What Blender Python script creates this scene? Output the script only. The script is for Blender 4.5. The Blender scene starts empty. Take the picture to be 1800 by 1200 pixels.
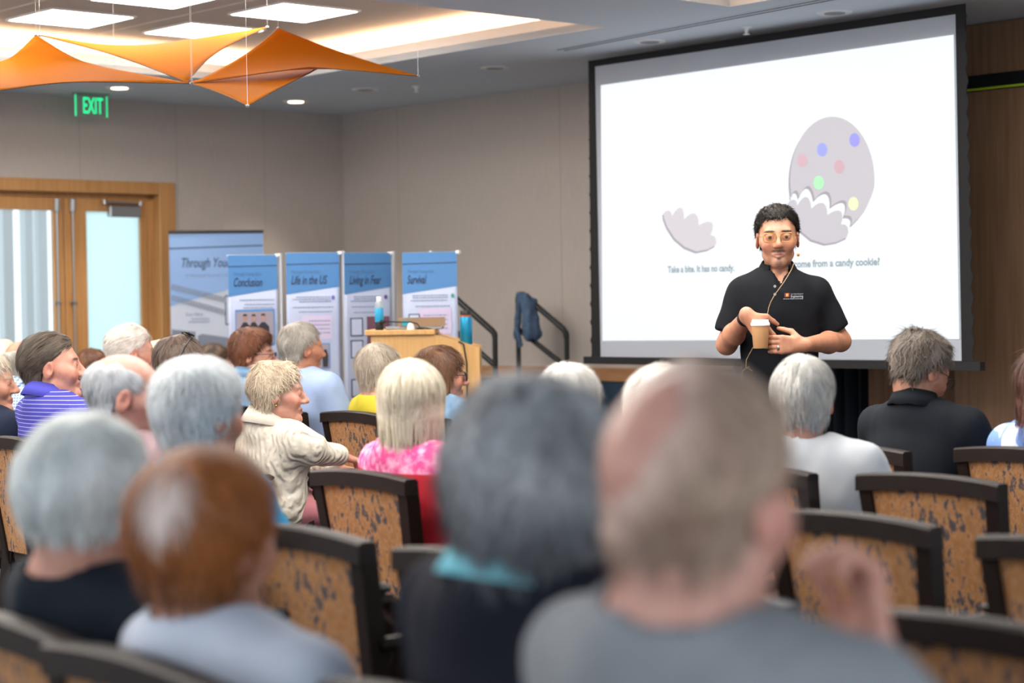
import bpy, math, random
import numpy as np
from mathutils import Matrix, Vector, Euler

random.seed(7); np.random.seed(7)
SC = bpy.context.scene
COL = SC.collection

# ------------------------------------------------------------------ camera, world, exposure
CAM_Z = 1.36
FPX = 3450.0                                   # focal length in pixels of the 1800 px wide frame
CAM_M = (Matrix.Rotation(math.radians(90 - 1.08), 3, 'X') @ Matrix.Rotation(math.radians(-0.9), 3, 'Z'))
cam_d = bpy.data.cameras.new('camera')
cam_d.sensor_width = 36.0
cam_d.lens = FPX / 1800 * 36.0
cam_d.clip_start = 0.05
cam_d.dof.use_dof = True
cam_d.dof.focus_distance = 7.55
cam_d.dof.aperture_fstop = 2.5
cam = bpy.data.objects.new('camera', cam_d)
COL.objects.link(cam)
cam.matrix_world = Matrix.Translation((0, 0, CAM_Z)) @ CAM_M.to_4x4()
SC.camera = cam
SC.view_settings.view_transform = 'Standard'
SC.view_settings.look = 'None'
SC.view_settings.exposure = -0.08
SC.view_settings.gamma = 1.0
SC.view_settings.use_curve_mapping = False
try:
    SC.cycles.max_bounces = 7; SC.cycles.diffuse_bounces = 4; SC.cycles.glossy_bounces = 3; SC.cycles.transparent_max_bounces = 10
    SC.cycles.caustics_reflective = False; SC.cycles.caustics_refractive = False
except Exception: pass

world = bpy.data.worlds.new('world'); SC.world = world
world.use_nodes = True
bg = world.node_tree.nodes['Background']
bg.inputs[0].default_value = (0.86, 0.93, 1.0, 1)
bg.inputs[1].default_value = 2.1

PANEL_EMIT = 22.0      # square ceiling panels
COVE_EMIT = 10.0        # light strips in the ceiling coves
SLIDE_EMIT = 1.03      # projected slide

def ray(px, py):
    v = Vector(((px - 900) / FPX, (600 - py) / FPX, -1.0))
    return CAM_M @ v
def at(px, py, d):
    r = ray(px, py); r = r * (d / r.y)
    return Vector((r.x, r.y, r.z + CAM_Z))
def hit(px, py, p0, n):
    r = ray(px, py); o = Vector((0, 0, CAM_Z))
    t = (Vector(p0) - o).dot(n) / r.dot(n)
    return o + r * t
def col_x(px, d):
    return at(px, 540, d).x

# ------------------------------------------------------------------ materials
def lin(c):
    if isinstance(c, str):
        c = [int(c[i:i + 2], 16) / 255 for i in (0, 2, 4)]
    return tuple((x / 12.92 if x <= 0.04045 else ((x + 0.055) / 1.055) ** 2.4) for x in c)
def new_mat(name):
    m = bpy.data.materials.new(name); m.use_nodes = True
    nt = m.node_tree
    return m, nt, nt.nodes['Principled BSDF']
def mat(name, c, rough=0.6, metal=0.0, noise=0.0, scale=(8, 8, 8), bump=0.0, spec=0.4, c2=None, detail=4.0, sheen=0.0):
    m, nt, b = new_mat(name)
    c = lin(c)
    b.inputs['Base Color'].default_value = (*c, 1)
    b.inputs['Roughness'].default_value = rough
    b.inputs['Metallic'].default_value = metal
    b.inputs['Specular IOR Level'].default_value = spec
    if sheen: b.inputs['Sheen Weight'].default_value = sheen
    if noise or bump or c2:
        tc = nt.nodes.new('ShaderNodeTexCoord'); mp = nt.nodes.new('ShaderNodeMapping')
        mp.inputs['Scale'].default_value = scale
        nz = nt.nodes.new('ShaderNodeTexNoise'); nz.inputs['Scale'].default_value = 1.0
        nz.inputs['Detail'].default_value = detail
        nt.links.new(tc.outputs['Object'], mp.inputs[0]); nt.links.new(mp.outputs[0], nz.inputs['Vector'])
        if noise or c2:
            rp = nt.nodes.new('ShaderNodeValToRGB')
            k2 = lin(c2) if c2 else tuple(x * (1 - noise) for x in c)
            rp.color_ramp.elements[0].position = 0.35; rp.color_ramp.elements[1].position = 0.65
            rp.color_ramp.elements[0].color = (*k2, 1); rp.color_ramp.elements[1].color = (*c, 1)
            nt.links.new(nz.outputs['Fac'], rp.inputs[0]); nt.links.new(rp.outputs[0], b.inputs['Base Color'])
        if bump:
            bp = nt.nodes.new('ShaderNodeBump'); bp.inputs['Strength'].default_value = bump; bp.inputs['Distance'].default_value = 0.01
            nt.links.new(nz.outputs['Fac'], bp.inputs['Height']); nt.links.new(bp.outputs[0], b.inputs['Normal'])
    return m
def emit(name, c, s):
    m, nt, b = new_mat(name)
    b.inputs['Base Color'].default_value = (*lin(c), 1)
    b.inputs['Emission Color'].default_value = (*lin(c), 1)
    b.inputs['Emission Strength'].default_value = s
    return m
def wood(name, c, c2, scale=(60, 60, 3), rough=0.45):
    return mat(name, c, rough, c2=c2, scale=scale, detail=6, bump=0.05, spec=0.35)
def node(nt, t, **kw):
    n = nt.nodes.new(t)
    for k, v in kw.items():
        if k in n.inputs: n.inputs[k].default_value = v
        else: setattr(n, k, v)
    return n

# ------------------------------------------------------------------ object helpers
def link(o, parent=None):
    COL.objects.link(o)
    if parent is not None: o.parent = parent
    return o
def mesh_obj(name, verts, faces, m=None, parent=None, smooth=False, colors=None):
    me = bpy.data.meshes.new(name)
    if isinstance(verts, np.ndarray): verts = verts.tolist()
    if isinstance(faces, np.ndarray): faces = faces.tolist()
    me.from_pydata(verts, [], faces)
    if smooth: me.polygons.foreach_set('use_smooth', [True] * len(me.polygons))
    if colors is not None:
        a = me.color_attributes.new('Col', 'FLOAT_COLOR', 'POINT')
        cc = np.ones((len(verts), 4), np.float32); cc[:, :3] = colors
        a.data.foreach_set('color', cc.ravel())
    me.update()
    if m is not None: me.materials.append(m)
    return link(bpy.data.objects.new(name, me), parent)
def empty(name, loc=(0, 0, 0), rz=0.0):
    o = bpy.data.objects.new(name, None); o.empty_display_size = 0.1
    o.location = loc; o.rotation_euler = (0, 0, rz)
    return link(o)
def tag(o, label, cat, group=None):
    o['label'] = label; o['category'] = cat
    if group: o['group'] = group
    return o
def struct(o, label=None):
    o['kind'] = 'structure'
    if label: o['label'] = label
    return o
class MB:
    """collects simple shapes into one mesh"""
    def __init__(s): s.v = []; s.f = []
    def add(s, v, f):
        n = len(s.v); s.v += [tuple(p) for p in v]; s.f += [tuple(i + n for i in q) for q in f]; return s
    def box(s, a, b, bev=0.0, M=None):
        x0, y0, z0 = a; x1, y1, z1 = b
        if bev <= 0:
            v = [(x0, y0, z0), (x1, y0, z0), (x1, y1, z0), (x0, y1, z0), (x0, y0, z1), (x1, y0, z1), (x1, y1, z1), (x0, y1, z1)]
            f = [(3, 2, 1, 0), (4, 5, 6, 7), (0, 1, 5, 4), (1, 2, 6, 5), (2, 3, 7, 6), (3, 0, 4, 7)]
        else:
            e = bev; v = []; f = []
            def ring(z, i):
                return [(x0 + i + e, y0 + i, z), (x1 - i - e, y0 + i, z), (x1 - i, y0 + i + e, z), (x1 - i, y1 - i - e, z),
                        (x1 - i - e, y1 - i, z), (x0 + i + e, y1 - i, z), (x0 + i, y1 - i - e, z), (x0 + i, y0 + i + e, z)]
            for z, i in ((z0, e), (z0 + e, 0), (z1 - e, 0), (z1, e)): v += ring(z, i)
            for k in range(3):
                for j in range(8): f.append((k * 8 + j, k * 8 + (j + 1) % 8, k * 8 + 8 + (j + 1) % 8, k * 8 + 8 + j))
            f.append(tuple(range(7, -1, -1))); f.append(tuple(range(24, 32)))
        if M is not None: v = [M @ Vector(p) for p in v]
        return s.add(v, f)
    def tube(s, pts, r, n=8, cap=True, sx=1.0):
        pts = [Vector(p) for p in pts]; rs = r if isinstance(r, (list, tuple)) else [r] * len(pts)
        v = []; f = []; up = None
        for i, p in enumerate(pts):
            t = (pts[min(i + 1, len(pts) - 1)] - pts[max(i - 1, 0)]).normalized()
            if up is None: up = Vector((0, 0, 1)) if abs(t.z) < 0.9 else Vector((1, 0, 0))
            a = t.cross(up).normalized(); b = a.cross(t).normalized(); up = b
            for k in range(n):
                an = 2 * math.pi * k / n
                v.append(p + (a * math.cos(an) * sx + b * math.sin(an)) * rs[i])
        for i in range(len(pts) - 1):
            for k in range(n): f.append((i * n + k, i * n + (k + 1) % n, (i + 1) * n + (k + 1) % n, (i + 1) * n + k))
        if cap: f.append(tuple(range(n - 1, -1, -1))); f.append(tuple(range((len(pts) - 1) * n, len(pts) * n)))
        return s.add(v, f)
    def lathe(s, prof, c=(0, 0, 0), n=24, M=None):
        v = []; f = []
        for (r, z) in prof:
            for k in range(n):
                a = 2 * math.pi * k / n; v.append(Vector((r * math.cos(a), r * math.sin(a), z)))
        for i in range(len(prof) - 1):
            for k in range(n): f.append((i * n + k, i * n + (k + 1) % n, (i + 1) * n + (k + 1) % n, (i + 1) * n + k))
        f.append(tuple(range(n - 1, -1, -1))); f.append(tuple(range((len(prof) - 1) * n, len(prof) * n)))
        if M is not None: v = [M @ p for p in v]
        v = [p + Vector(c) for p in v]
        return s.add(v, f)
    def prism(s, poly, dirv):
        """extrude a planar polygon (list of 3D points) along dirv"""
        n = len(poly); d = Vector(dirv); p0 = [Vector(p) for p in poly]
        v = p0 + [p + d for p in p0]
        f = [tuple(range(n - 1, -1, -1)), tuple(range(n, 2 * n))]
        f += [(i, (i + 1) % n, (i + 1) % n + n, i + n) for i in range(n)]
        return s.add(v, f)
    def build(s, name, m=None, parent=None, smooth=False):
        o = mesh_obj(name, s.v, s.f, m, parent, smooth)
        return o
def smooth_angle(o, deg=40):
    me = o.data
    me.polygons.foreach_set('use_smooth', [True] * len(me.polygons))
    try: me.set_sharp_from_angle(angle=math.radians(deg))
    except Exception: pass
    return o
def text_obj(name, body, M, size, m, parent, shear=0.0, ext=0.0, sx=1.0, align='LEFT'):
    c = bpy.data.curves.new(name, 'FONT'); c.body = body; c.size = size; c.shear = shear; c.extrude = ext
    c.align_x = align; c.resolution_u = 3
    o = bpy.data.objects.new(name, c); COL.objects.link(o)
    o.data.materials.append(m)
    o.parent = parent
    S = Matrix.Diagonal((sx, 1, 1, 1))
    base = parent.matrix_basis if parent is not None else Matrix.Identity(4)
    o.matrix_basis = base.inverted() @ M @ S
    return o

def texts_to_mesh():
    bpy.context.view_layer.update(); dg = bpy.context.evaluated_depsgraph_get()
    for o in [o for o in SC.objects if o.type == 'FONT']:
        me = bpy.data.meshes.new_from_object(o.evaluated_get(dg)); nm = o.name.split('.')[0]; par, mb = o.parent, o.matrix_basis.copy()
        mats = list(o.data.materials)
        bpy.data.objects.remove(o)
        me.materials.clear(); [me.materials.append(m) for m in mats]
        n = bpy.data.objects.new(nm, me); link(n, par); n.matrix_basis = mb

# ------------------------------------------------------------------ implicit surfaces -> mesh
def smin(a, b, k):
    h = np.maximum(k - np.abs(a - b), 0) / k
    return np.minimum(a, b) - h * h * k * 0.25
def smax(a, b, k): return -smin(-a, -b, k)
def cap(P, a, b, r0, r1=None):
    r1 = r0 if r1 is None else r1
    a = np.asarray(a, np.float32); b = np.asarray(b, np.float32); ba = b - a
    L = float(ba @ ba) + 1e-9
    t = np.clip(((P[0] - a[0]) * ba[0] + (P[1] - a[1]) * ba[1] + (P[2] - a[2]) * ba[2]) / L, 0, 1)
    dx = P[0] - a[0] - t * ba[0]; dy = P[1] - a[1] - t * ba[1]; dz = P[2] - a[2] - t * ba[2]
    return np.sqrt(dx * dx + dy * dy + dz * dz) - (r0 + t * (r1 - r0))
def ell(P, c, r, R=None):
    x, y, z = P[0] - c[0], P[1] - c[1], P[2] - c[2]
    if R is not None:
        x, y, z = (R[0][0] * x + R[1][0] * y + R[2][0] * z, R[0][1] * x + R[1][1] * y + R[2][1] * z, R[0][2] * x + R[1][2] * y + R[2][2] * z)
    k0 = np.sqrt((x / r[0]) ** 2 + (y / r[1]) ** 2 + (z / r[2]) ** 2) + 1e-9
    k1 = np.sqrt((x / r[0] ** 2) ** 2 + (y / r[1] ** 2) ** 2 + (z / r[2] ** 2) ** 2) + 1e-9
    return k0 * (k0 - 1) / k1
def grid(lo, hi, h):
    ax = [np.arange(lo[i], hi[i] + h, h, dtype=np.float32) for i in range(3)]
    P = np.meshgrid(*ax, indexing='ij')
    return ax, P
def nets(F, ax):
    """surface nets: closed smooth quad mesh of F = 0"""
    S = F < 0
    nx, ny, nz = F.shape
    acc = np.zeros((nx - 1, ny - 1, nz - 1, 3), np.float32); cnt = np.zeros((nx - 1, ny - 1, nz - 1), np.float32)
    idx = np.indices((nx - 1, ny - 1, nz - 1)).astype(np.float32)
    h = ax[0][1] - ax[0][0]
    for axis in range(3):
        o = [a for a in range(3) if a != axis]
        for d0 in (0, 1):
            for d1 in (0, 1):
                s0 = [None] * 3; s1 = [None] * 3
                for a, d in ((o[0], d0), (o[1], d1)):
                    n = F.shape[a]; s0[a] = s1[a] = slice(d, n - 1 + d)
                s0[axis] = slice(0, F.shape[axis] - 1); s1[axis] = slice(1, F.shape[axis])
                f0 = F[tuple(s0)]; f1 = F[tuple(s1)]
                c = (f0 < 0) != (f1 < 0)
                t = np.where(c, f0 / np.where(c, f0 - f1, 1), 0)
                w = c.astype(np.float32)
                acc[..., axis] += w * t; acc[..., o[0]] += w * d0; acc[..., o[1]] += w * d1
                cnt += w
    act = cnt > 0
    vid = -np.ones(act.shape, np.int64); vid[act] = np.arange(act.sum())
    pos = idx[:, act].T if False else np.stack([idx[i][act] for i in range(3)], 1)
    pos = pos + acc[act] / cnt[act][:, None]
    V = pos * h + np.array([ax[0][0], ax[1][0], ax[2][0]], np.float32)
    Q = []
    for axis in range(3):
        o = [(axis + 1) % 3, (axis + 2) % 3]
        sl = [slice(None)] * 3
        a0 = [None] * 3; a1 = [None] * 3
        a0[axis] = slice(0, F.shape[axis] - 1); a1[axis] = slice(1, None)
        for a in o: a0[a] = a1[a] = slice(1, F.shape[a] - 1)
        f0 = S[tuple(a0)]; f1 = S[tuple(a1)]
        for flip, c in ((False, f0 & ~f1), (True, ~f0 & f1)):
            w = np.argwhere(c)
            if not len(w): continue
            w = w.copy()
            for a in o: w[:, a] += 1
            def cell(da, db):
                q = w.copy(); q[:, o[0]] -= da; q[:, o[1]] -= db
                return vid[q[:, 0], q[:, 1], q[:, 2]]
            q = np.stack([cell(1, 1), cell(0, 1), cell(0, 0), cell(1, 0)], 1)
            Q.append(q[:, ::-1] if flip else q)
    Q = np.concatenate(Q) if Q else np.zeros((0, 4), np.int64)
    Q = Q[(Q >= 0).all(1)]
    return V, Q
def vnoise(P, f, seed=0, stretch=(1, 1, 1)):
    """cheap smooth pseudo noise from summed sines, about -1..1"""
    rs = np.random.RandomState(seed); out = 0
    for i in range(5):
        k = rs.normal(size=3); k = k / np.linalg.norm(k) * f * (0.7 + 0.5 * i)
        out = out + np.sin(P[0] * k[0] * stretch[0] + P[1] * k[1] * stretch[1] + P[2] * k[2] * stretch[2] + rs.uniform(0, 6.28)) / (1 + 0.5 * i)
    return out / 2.2
# ------------------------------------------------------------------ room frame: two walls meet in a far corner
TH = math.radians(48)
N = Vector((math.sin(TH), math.cos(TH), 0))       # along the left wall towards the corner, and out through the right wall
U = Vector((math.cos(TH), -math.sin(TH), 0))      # along the right wall away from the corner
CORNER = Vector((-1.244, 14.7, 0))
ZC = 2.795                                        # ceiling height
ZT = 2.99                                         # height of the raised ceiling
def W(a, b, z): return CORNER + N * a + U * b + Vector((0, 0, z))
ROOM_M = Matrix(((N.x, U.x, 0, CORNER.x), (N.y, U.y, 0, CORNER.y), (0, 0, 1, 0), (0, 0, 0, 1)))   # (a, b, z) -> world
def ab(p):
    r = Vector((p[0], p[1], 0)) - CORNER
    return r.dot(N), r.dot(U)
def lw(px, py, off=0.0):                          # pixel on the left wall -> (a, z)
    p = hit(px, py, CORNER + U * off, U); return ab(p)[0], p.z
def rw(px, py, off=0.0):                          # pixel on the right wall -> (b, z)
    p = hit(px, py, CORNER - N * off, N); return ab(p)[1], p.z
def rbox(mb, a, b, z, bev=0.0):                   # box in room coordinates, given as three (lo, hi) pairs
    return mb.box((min(a), min(b), min(z)), (max(a), max(b), max(z)), bev)
def room(o): o.matrix_basis = ROOM_M; return o

A_MIN, B_MAX = -11.2, 13.2
m_wall = mat('wall_fabric', 'b8afa8', 0.9, noise=0.08, scale=(150, 150, 6), bump=0.08, spec=0.15)
m_wallseam = mat('wall_seam', 'a0978f', 0.9)
m_ceil = mat('ceiling_paint', 'cfd9e4', 0.85, spec=0.2)
m_fascia = mat('cove_fascia_paint', 'e9ddd2', 0.85, spec=0.2)
m_tile = mat('raised_ceiling_paint', 'd0c2b6', 0.85, spec=0.2)
m_carpet = mat('carpet', '3c3a40', 0.95, noise=0.5, scale=(25, 25, 25), bump=0.3)
m_oak = wood('oak_wood', 'b98a58', 'ad7d4b', scale=(50, 50, 2.5))
m_oakb = wood('oak_band', 'a97b54', '9b6e48', scale=(4, 4, 60))
m_walnut = wood('walnut_panel', '8a6a50', '7a5b43', scale=(40, 40, 2))
m_navy = mat('navy_panel', '22364a', 0.8)
m_black = mat('black_metal', '17181a', 0.45, spec=0.4)
m_steel = mat('brushed_steel', 'a5a7aa', 0.35, metal=0.8)
m_white = mat('white_plastic', 'e8e8e8', 0.5)
m_panel = emit('light_panel', 'fffaf2', PANEL_EMIT)
m_cove = emit('cove_light', 'ffe3c2', COVE_EMIT)
m_down = emit('downlight_lens', 'ffeacb', 9.0)

# floor
o = MB(); rbox(o, (A_MIN, 0.3), (-0.3, B_MAX), (-0.1, 0)); struct(room(o.build('floor', m_carpet)), 'dark grey patterned carpet under the chairs')

# ceiling with two raised trays
TR = [((-9.6, -1.68), (1.40, 4.48)), ((-9.6, -1.68), (5.35, 8.45))]
ca = sorted({A_MIN, 0.3, -9.6, -1.68}); cb = sorted({-0.3, B_MAX, 1.40, 4.48, 5.35, 8.45})
o = MB()
for i in range(len(ca) - 1):
    for j in range(len(cb) - 1):
        am, bm = (ca[i] + ca[i + 1]) / 2, (cb[j] + cb[j + 1]) / 2
        if any(t[0][0] < am < t[0][1] and t[1][0] < bm < t[1][1] for t in TR): continue
        rbox(o, (ca[i], ca[i + 1]), (cb[j], cb[j + 1]), (ZC, ZC + 0.04))
ceil = struct(room(o.build('ceiling', m_ceil)), 'pale grey ceiling with raised trays')
for k, ((a0, a1), (b0, b1)) in enumerate(TR):
    o = MB()
    zf = ZC + 0.095
    for (x, y) in (((a0 - .02, a0), (b0, b1)), ((a1, a1 + .02), (b0, b1)), ((a0, a1), (b0 - .02, b0)), ((a0, a1), (b1, b1 + .02))):
        rbox(o, x, y, (ZC + .001, zf))
    fa = o.build('tray_fascia', m_fascia, ceil)
    o = MB(); r = 0.16                             # cove recess behind the fascia
    rbox(o, (a0 - r, a1 + r), (b0 - r, b1 + r), (ZT, ZT + .03))
    top = o.build('tray_panel', m_tile, ceil)
    o = MB()
    for (x, y) in (((a0 - r - .02, a0 - r), (b0 - r, b1 + r)), ((a1 + r, a1 + r + .02), (b0 - r, b1 + r)), ((a0 - r, a1 + r), (b0 - r - .02, b0 - r)), ((a0 - r, a1 + r), (b1 + r, b1 + r + .02))):
        rbox(o, x, y, (ZC + .04, ZT))
    o.build('cove_back', m_fascia, ceil)
    o = MB()
    for (x, y) in (((a0 - r, a0 - .05), (b0, b1)), ((a1 + .05, a1 + r), (b0, b1)), ((a0, a1), (b0 - r, b0 - .05)), ((a0, a1), (b1 + .05, b1 + r))):
        rbox(o, x, y, (ZC + .06, ZC + .085))
    o.build('cove_light_strip', m_cove, ceil)
    # ceiling board joints
    o = MB()
    for i in range(9):
        a = -2.95 - .87 * i
        rbox(o, (a - .006, a + .006), (b0, b1), (ZT - .004, ZT + .001))
    o.build('tray_joint', m_fascia, ceil)

# square panel lights in a grid (as far as the trays reach)
first = None; nl = 0
for k, ((a0, a1), (b0, b1)) in enumerate(TR):
    for i in range(8):
        for j in range(3):
            a = -2.53 - .87 * i; b = b0 + .62 + .9 * j
            if k == 0 and i == 0 and j == 2: continue
            c = W(a, b, ZT)
            t = empty('ceiling_panel_light', c, -TH)
            if first is None:
                m1 = MB().box((-.25, -.25, -.008), (.25, .25, -.002)); d1 = m1.build('diffuser', m_panel, t).data
                m2 = MB()
                for s in (-1, 1):
                    m2.box((-.262, s * .256 - .006, -.010), (.262, s * .256 + .006, 0)); m2.box((s * .256 - .006, -.25, -.010), (s * .256 + .006, .25, 0))
                d2 = m2.build('frame', m_white, t).data
                first = (d1, d2)
            else:
                link(bpy.data.objects.new('diffuser', first[0]), t); link(bpy.data.objects.new('frame', first[1]), t)
            px = 900 + FPX * c.x / c.y if c.y > 0.5 else -1
            vis = {(0, 0, 0): 'square ceiling light panel partly behind the orange sail, nearest the far corner', (0, 1, 0): 'square ceiling light panel at the upper left above the orange sail',
                   (0, 0, 1): 'square ceiling light panel above the right orange sail peak', (0, 1, 1): 'square ceiling light panel cut by the top edge of the picture'}.get((k, i, j))
            tag(t, vis or 'square ceiling light panel in the tray, outside the picture', 'ceiling light', 'ceiling light panels')

# recessed downlights
def downlight(c, on, label):
    t = empty('downlight', c)
    o = MB(); o.lathe([(.055, -.004), (.085, -.006), (.09, 0.0), (.05, 0.0)], n=24); smooth_angle(o.build('trim_ring', m_white, t))
    o = MB(); o.lathe([(.001, -.007), (.052, -.007), (.054, -.002)], n=20); o.build('lens', m_down if on else mat('unlit_lens', '8e9298', 0.5), t)
    tag(t, label, 'downlight', 'recessed downlights')
    if on:
        l = bpy.data.lights.new('downlight_lamp', 'SPOT'); l.energy = 55; l.color = (1, .86, .68); l.spot_size = math.radians(80); l.spot_blend = .5; l.shadow_soft_size = .05
        lo = bpy.data.objects.new('downlight_lamp', l); lo.location = (0, 0, -.03); link(lo, t)
for px, py, on, lab in ((210, 154, True, 'lit recessed downlight in the ceiling right of the exit sign'), (520, 178, True, 'lit recessed downlight in the ceiling above the tall banner, near the wall corner'),
                        (870, 119, False, 'unlit recessed downlight in the ceiling left of the screen top'), (642, 157, False, 'unlit recessed downlight just right of the orange sail underside'),
                        (1142, 73, False, 'unlit recessed downlight below the slot air diffuser'), (1467, 22, False, 'unlit recessed downlight in front of the screen top')):
    p = hit(px, py, (0, 0, ZC), Vector((0, 0, 1))); downlight((p.x, p.y, ZC), on, lab)
p = hit(675, 57, (0, 0, ZT), Vector((0, 0, 1))); downlight((p.x, p.y, ZT), True, 'lit downlight in the raised ceiling tray above the orange sail tip')
for px, py, lab in ((732, 157, 'small white sprinkler head below the orange sail tip'), (1312, 54, 'small white sprinkler head above the projection screen')):
    p = hit(px, py, (0, 0, ZC - .02), Vector((0, 0, 1)))
    o = MB(); o.lathe([(.03, 0), (.03, -.006), (.012, -.01), (.008, -.03), (.004, -.035), (.018, -.038), (.018, -.04)], n=14)
    s = smooth_angle(o.build('sprinkler', m_white)); s.location = (p.x, p.y, ZC); tag(s, lab, 'sprinkler', 'ceiling sprinklers')
# slot diffuser
p0 = hit(985, 87, (0, 0, ZC), Vector((0, 0, 1))); p1 = hit(1400, 8, (0, 0, ZC), Vector((0, 0, 1)))
dv = (p1 - p0); L = dv.length * 1.35; ang = math.atan2(dv.y, dv.x)
t = empty('slot_diffuser', (p0.x, p0.y, ZC), ang)
MB().box((0, -.05, -.004), (L, .05, .0)).build('frame', m_ceil, t)
for y in (-.028, .022): MB().box((0, y, -.006), (L, y + .012, -.001)).build('slot', m_black, t)
tag(t, 'long white air diffuser with two dark slots in the ceiling', 'air vent')

# ------------------------------------------------------------------ left wall with a double door
DA0, DA1 = lw(-190, 340)[0], lw(305, 322)[0]      # outer edges of the door casing along the wall
ZH = lw(305, 322)[1]                              # top of the casing
CAS = 0.13
da0, da1, zh = DA0 + CAS, DA1 - CAS, ZH - .085    # opening
o = MB()
rbox(o, (A_MIN, DA0 + .02), (-.2, 0), (0, ZC)); rbox(o, (DA1 - .02, 0.2), (-.2, 0), (0, ZC)); rbox(o, (DA0 + .02, DA1 - .02), (-.2, 0), (ZH - .02, ZC))
wl = struct(room(o.build('wall_left', m_wall)), 'beige fabric-covered wall with the double door')
o = MB()
for px in (140, 310, 464): a = lw(px, 250)[0]; rbox(o, (a - .002, a + .002), (-.001, .0012), (ZH if px < 300 else .1, ZC - .002))
o.build('wall_seam', m_wallseam, wl)
o = MB(); rbox(o, (DA1, 0), (0, .015), (0, .1)); struct(room(o.build('baseboard_left', m_navy)))
o = MB()
rbox(o, (DA1 - CAS, DA1), (-.2, .025), (0, ZH), .006); rbox(o, (DA0, DA0 + CAS), (-.2, .025), (0, ZH), .006); rbox(o, (DA0 + CAS, DA1 - CAS), (-.2, .024), (ZH - .085, ZH), .006)
rbox(o, (da1 - .05, da1), (-.16, -.06), (0, zh - .0)); rbox(o, (da0, da1), (-.16, -.06), (zh - .03, zh))
struct(room(o.build('trim_1', m_oak)), 'oak casing around the double door')
m_frost = None
def frosted(name, c, tr, tint=(.93, .97, .97), gl=.06):
    m, nt, b = new_mat(name)
    t = node(nt, 'ShaderNodeBsdfTranslucent'); t.inputs[0].default_value = (*lin(c), 1)
    t2 = node(nt, 'ShaderNodeBsdfTransparent'); t2.inputs[0].default_value = (*tint, 1)
    g = node(nt, 'ShaderNodeBsdfGlossy'); g.inputs['Roughness'].default_value = .25
    mx = node(nt, 'ShaderNodeMixShader'); mx.inputs[0].default_value = tr
    nt.links.new(t.outputs[0], mx.inputs[1]); nt.links.new(t2.outputs[0], mx.inputs[2])
    mx2 = node(nt, 'ShaderNodeMixShader'); mx2.inputs[0].default_value = gl
    nt.links.new(mx.outputs[0], mx2.inputs[1]); nt.links.new(g.outputs[0], mx2.inputs[2])
    nt.links.new(mx2.outputs[0], nt.nodes['Material Output'].inputs[0])
    return m
m_frost = frosted('frosted_glass', 'e2f2f1', .06)
m_clear = frosted('door_glass', 'f0fafa', .9)
am = lw(122, 450)[0]                               # where the leaves meet
def leaf(n, a0, a1, g0, g1, gtop, gm, hinge):
    """door leaf between a0 and a1 with a glass pane between g0 and g1"""
    d = struct(room(MB().build('door_%d' % n))) if False else None
    o = MB(); y = (-.11, -.065); zt = zh - .032
    rbox(o, (a0, g0), y, (.01, zt), .003); rbox(o, (g1, a1), y, (.01, zt), .003); rbox(o, (g0, g1), y, (gtop, zt), .003); rbox(o, (g0, g1), y, (.01, .32), .003)
    d = struct(room(o.build('door_%d' % n, m_oak)), 'oak door leaf with a tall glass pane')
    p = MB(); rbox(p, (g0 - .005, g1 + .005), (-.092, -.084), (.32, gtop + .005)); p.build('glass_pane', gm, d)
    s = 1 if hinge > 0 else -1
    c = a0 + .19 if s < 0 else a1 - .2             # door closer
    cb = MB(); rbox(cb, (c - .12, c + .12), (-.062, -.005), (zt - .125, zt - .05), .006); cl = cb.build('door_closer', m_steel, d)
    cb = MB(); cb.tube([(c - .15, -.03, zt - .025), (c + .13, -.03, zt - .03)], .008); cb.lathe([(.014, 0), (.014, .03)], (c - .15, -.03, zt - .04), 10); cb.lathe([(.014, 0), (.014, .03)], (c + .13, -.03, zt - .045), 10)
    cb.build('closer_arm', m_steel, cl)
    e = (a0 + .055) if s > 0 else (a1 - .055)      # vertical exit rod near the meeting edge
    rb = MB(); rb.tube([(e, -.05, .95), (e, -.05, zt - .08)], .007); rb.tube([(e, -.05, zt - .09), (e, -.045, zt - .01)], .02, 10); rb.tube([(e - .03, -.05, 1.42), (e + .02, -.05, 1.42)], .008)
    rb.box((e - .03, -.062, .9), (e + .03, -.02, 1.02), .004)
    rb.build('exit_rod', m_steel, d)
    pb = MB(); rbox(pb, (g0 - .02, g1 + .02), (-.06, -.02), (.93, 1.0), .008); pb.build('push_bar', m_steel, d)
    return d
gtop = lw(200, 372, -.08)[1]
leaf(1, am + .004, da1 - .05, lw(151, 450, -.08)[0], lw(246, 450, -.08)[0], gtop, m_frost, 1)
leaf(2, da0 + .01, am - .004, da0 + .14, lw(94, 450, -.08)[0], gtop, m_clear, -1)
# daylit lobby beyond the doors: pale floor and a slim white mullion wall
o = MB(); rbox(o, (DA0 - 2, DA1 + 2), (-4.5, -.21), (-.1, 0)); struct(room(o.build('floor_lobby', mat('lobby_floor', 'd8d8d4', .5))))
for i, px in enumerate((12, 47, 72)):
    a = lw(px, 450, -2.6)[0]
    o = MB(); rbox(o, (a - .035 - .02 * (i == 0), a + .035), (-2.65, -2.55), (0, 3.2)); struct(room(o.build('trim_%d' % (i + 2), m_steel)))

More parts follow.
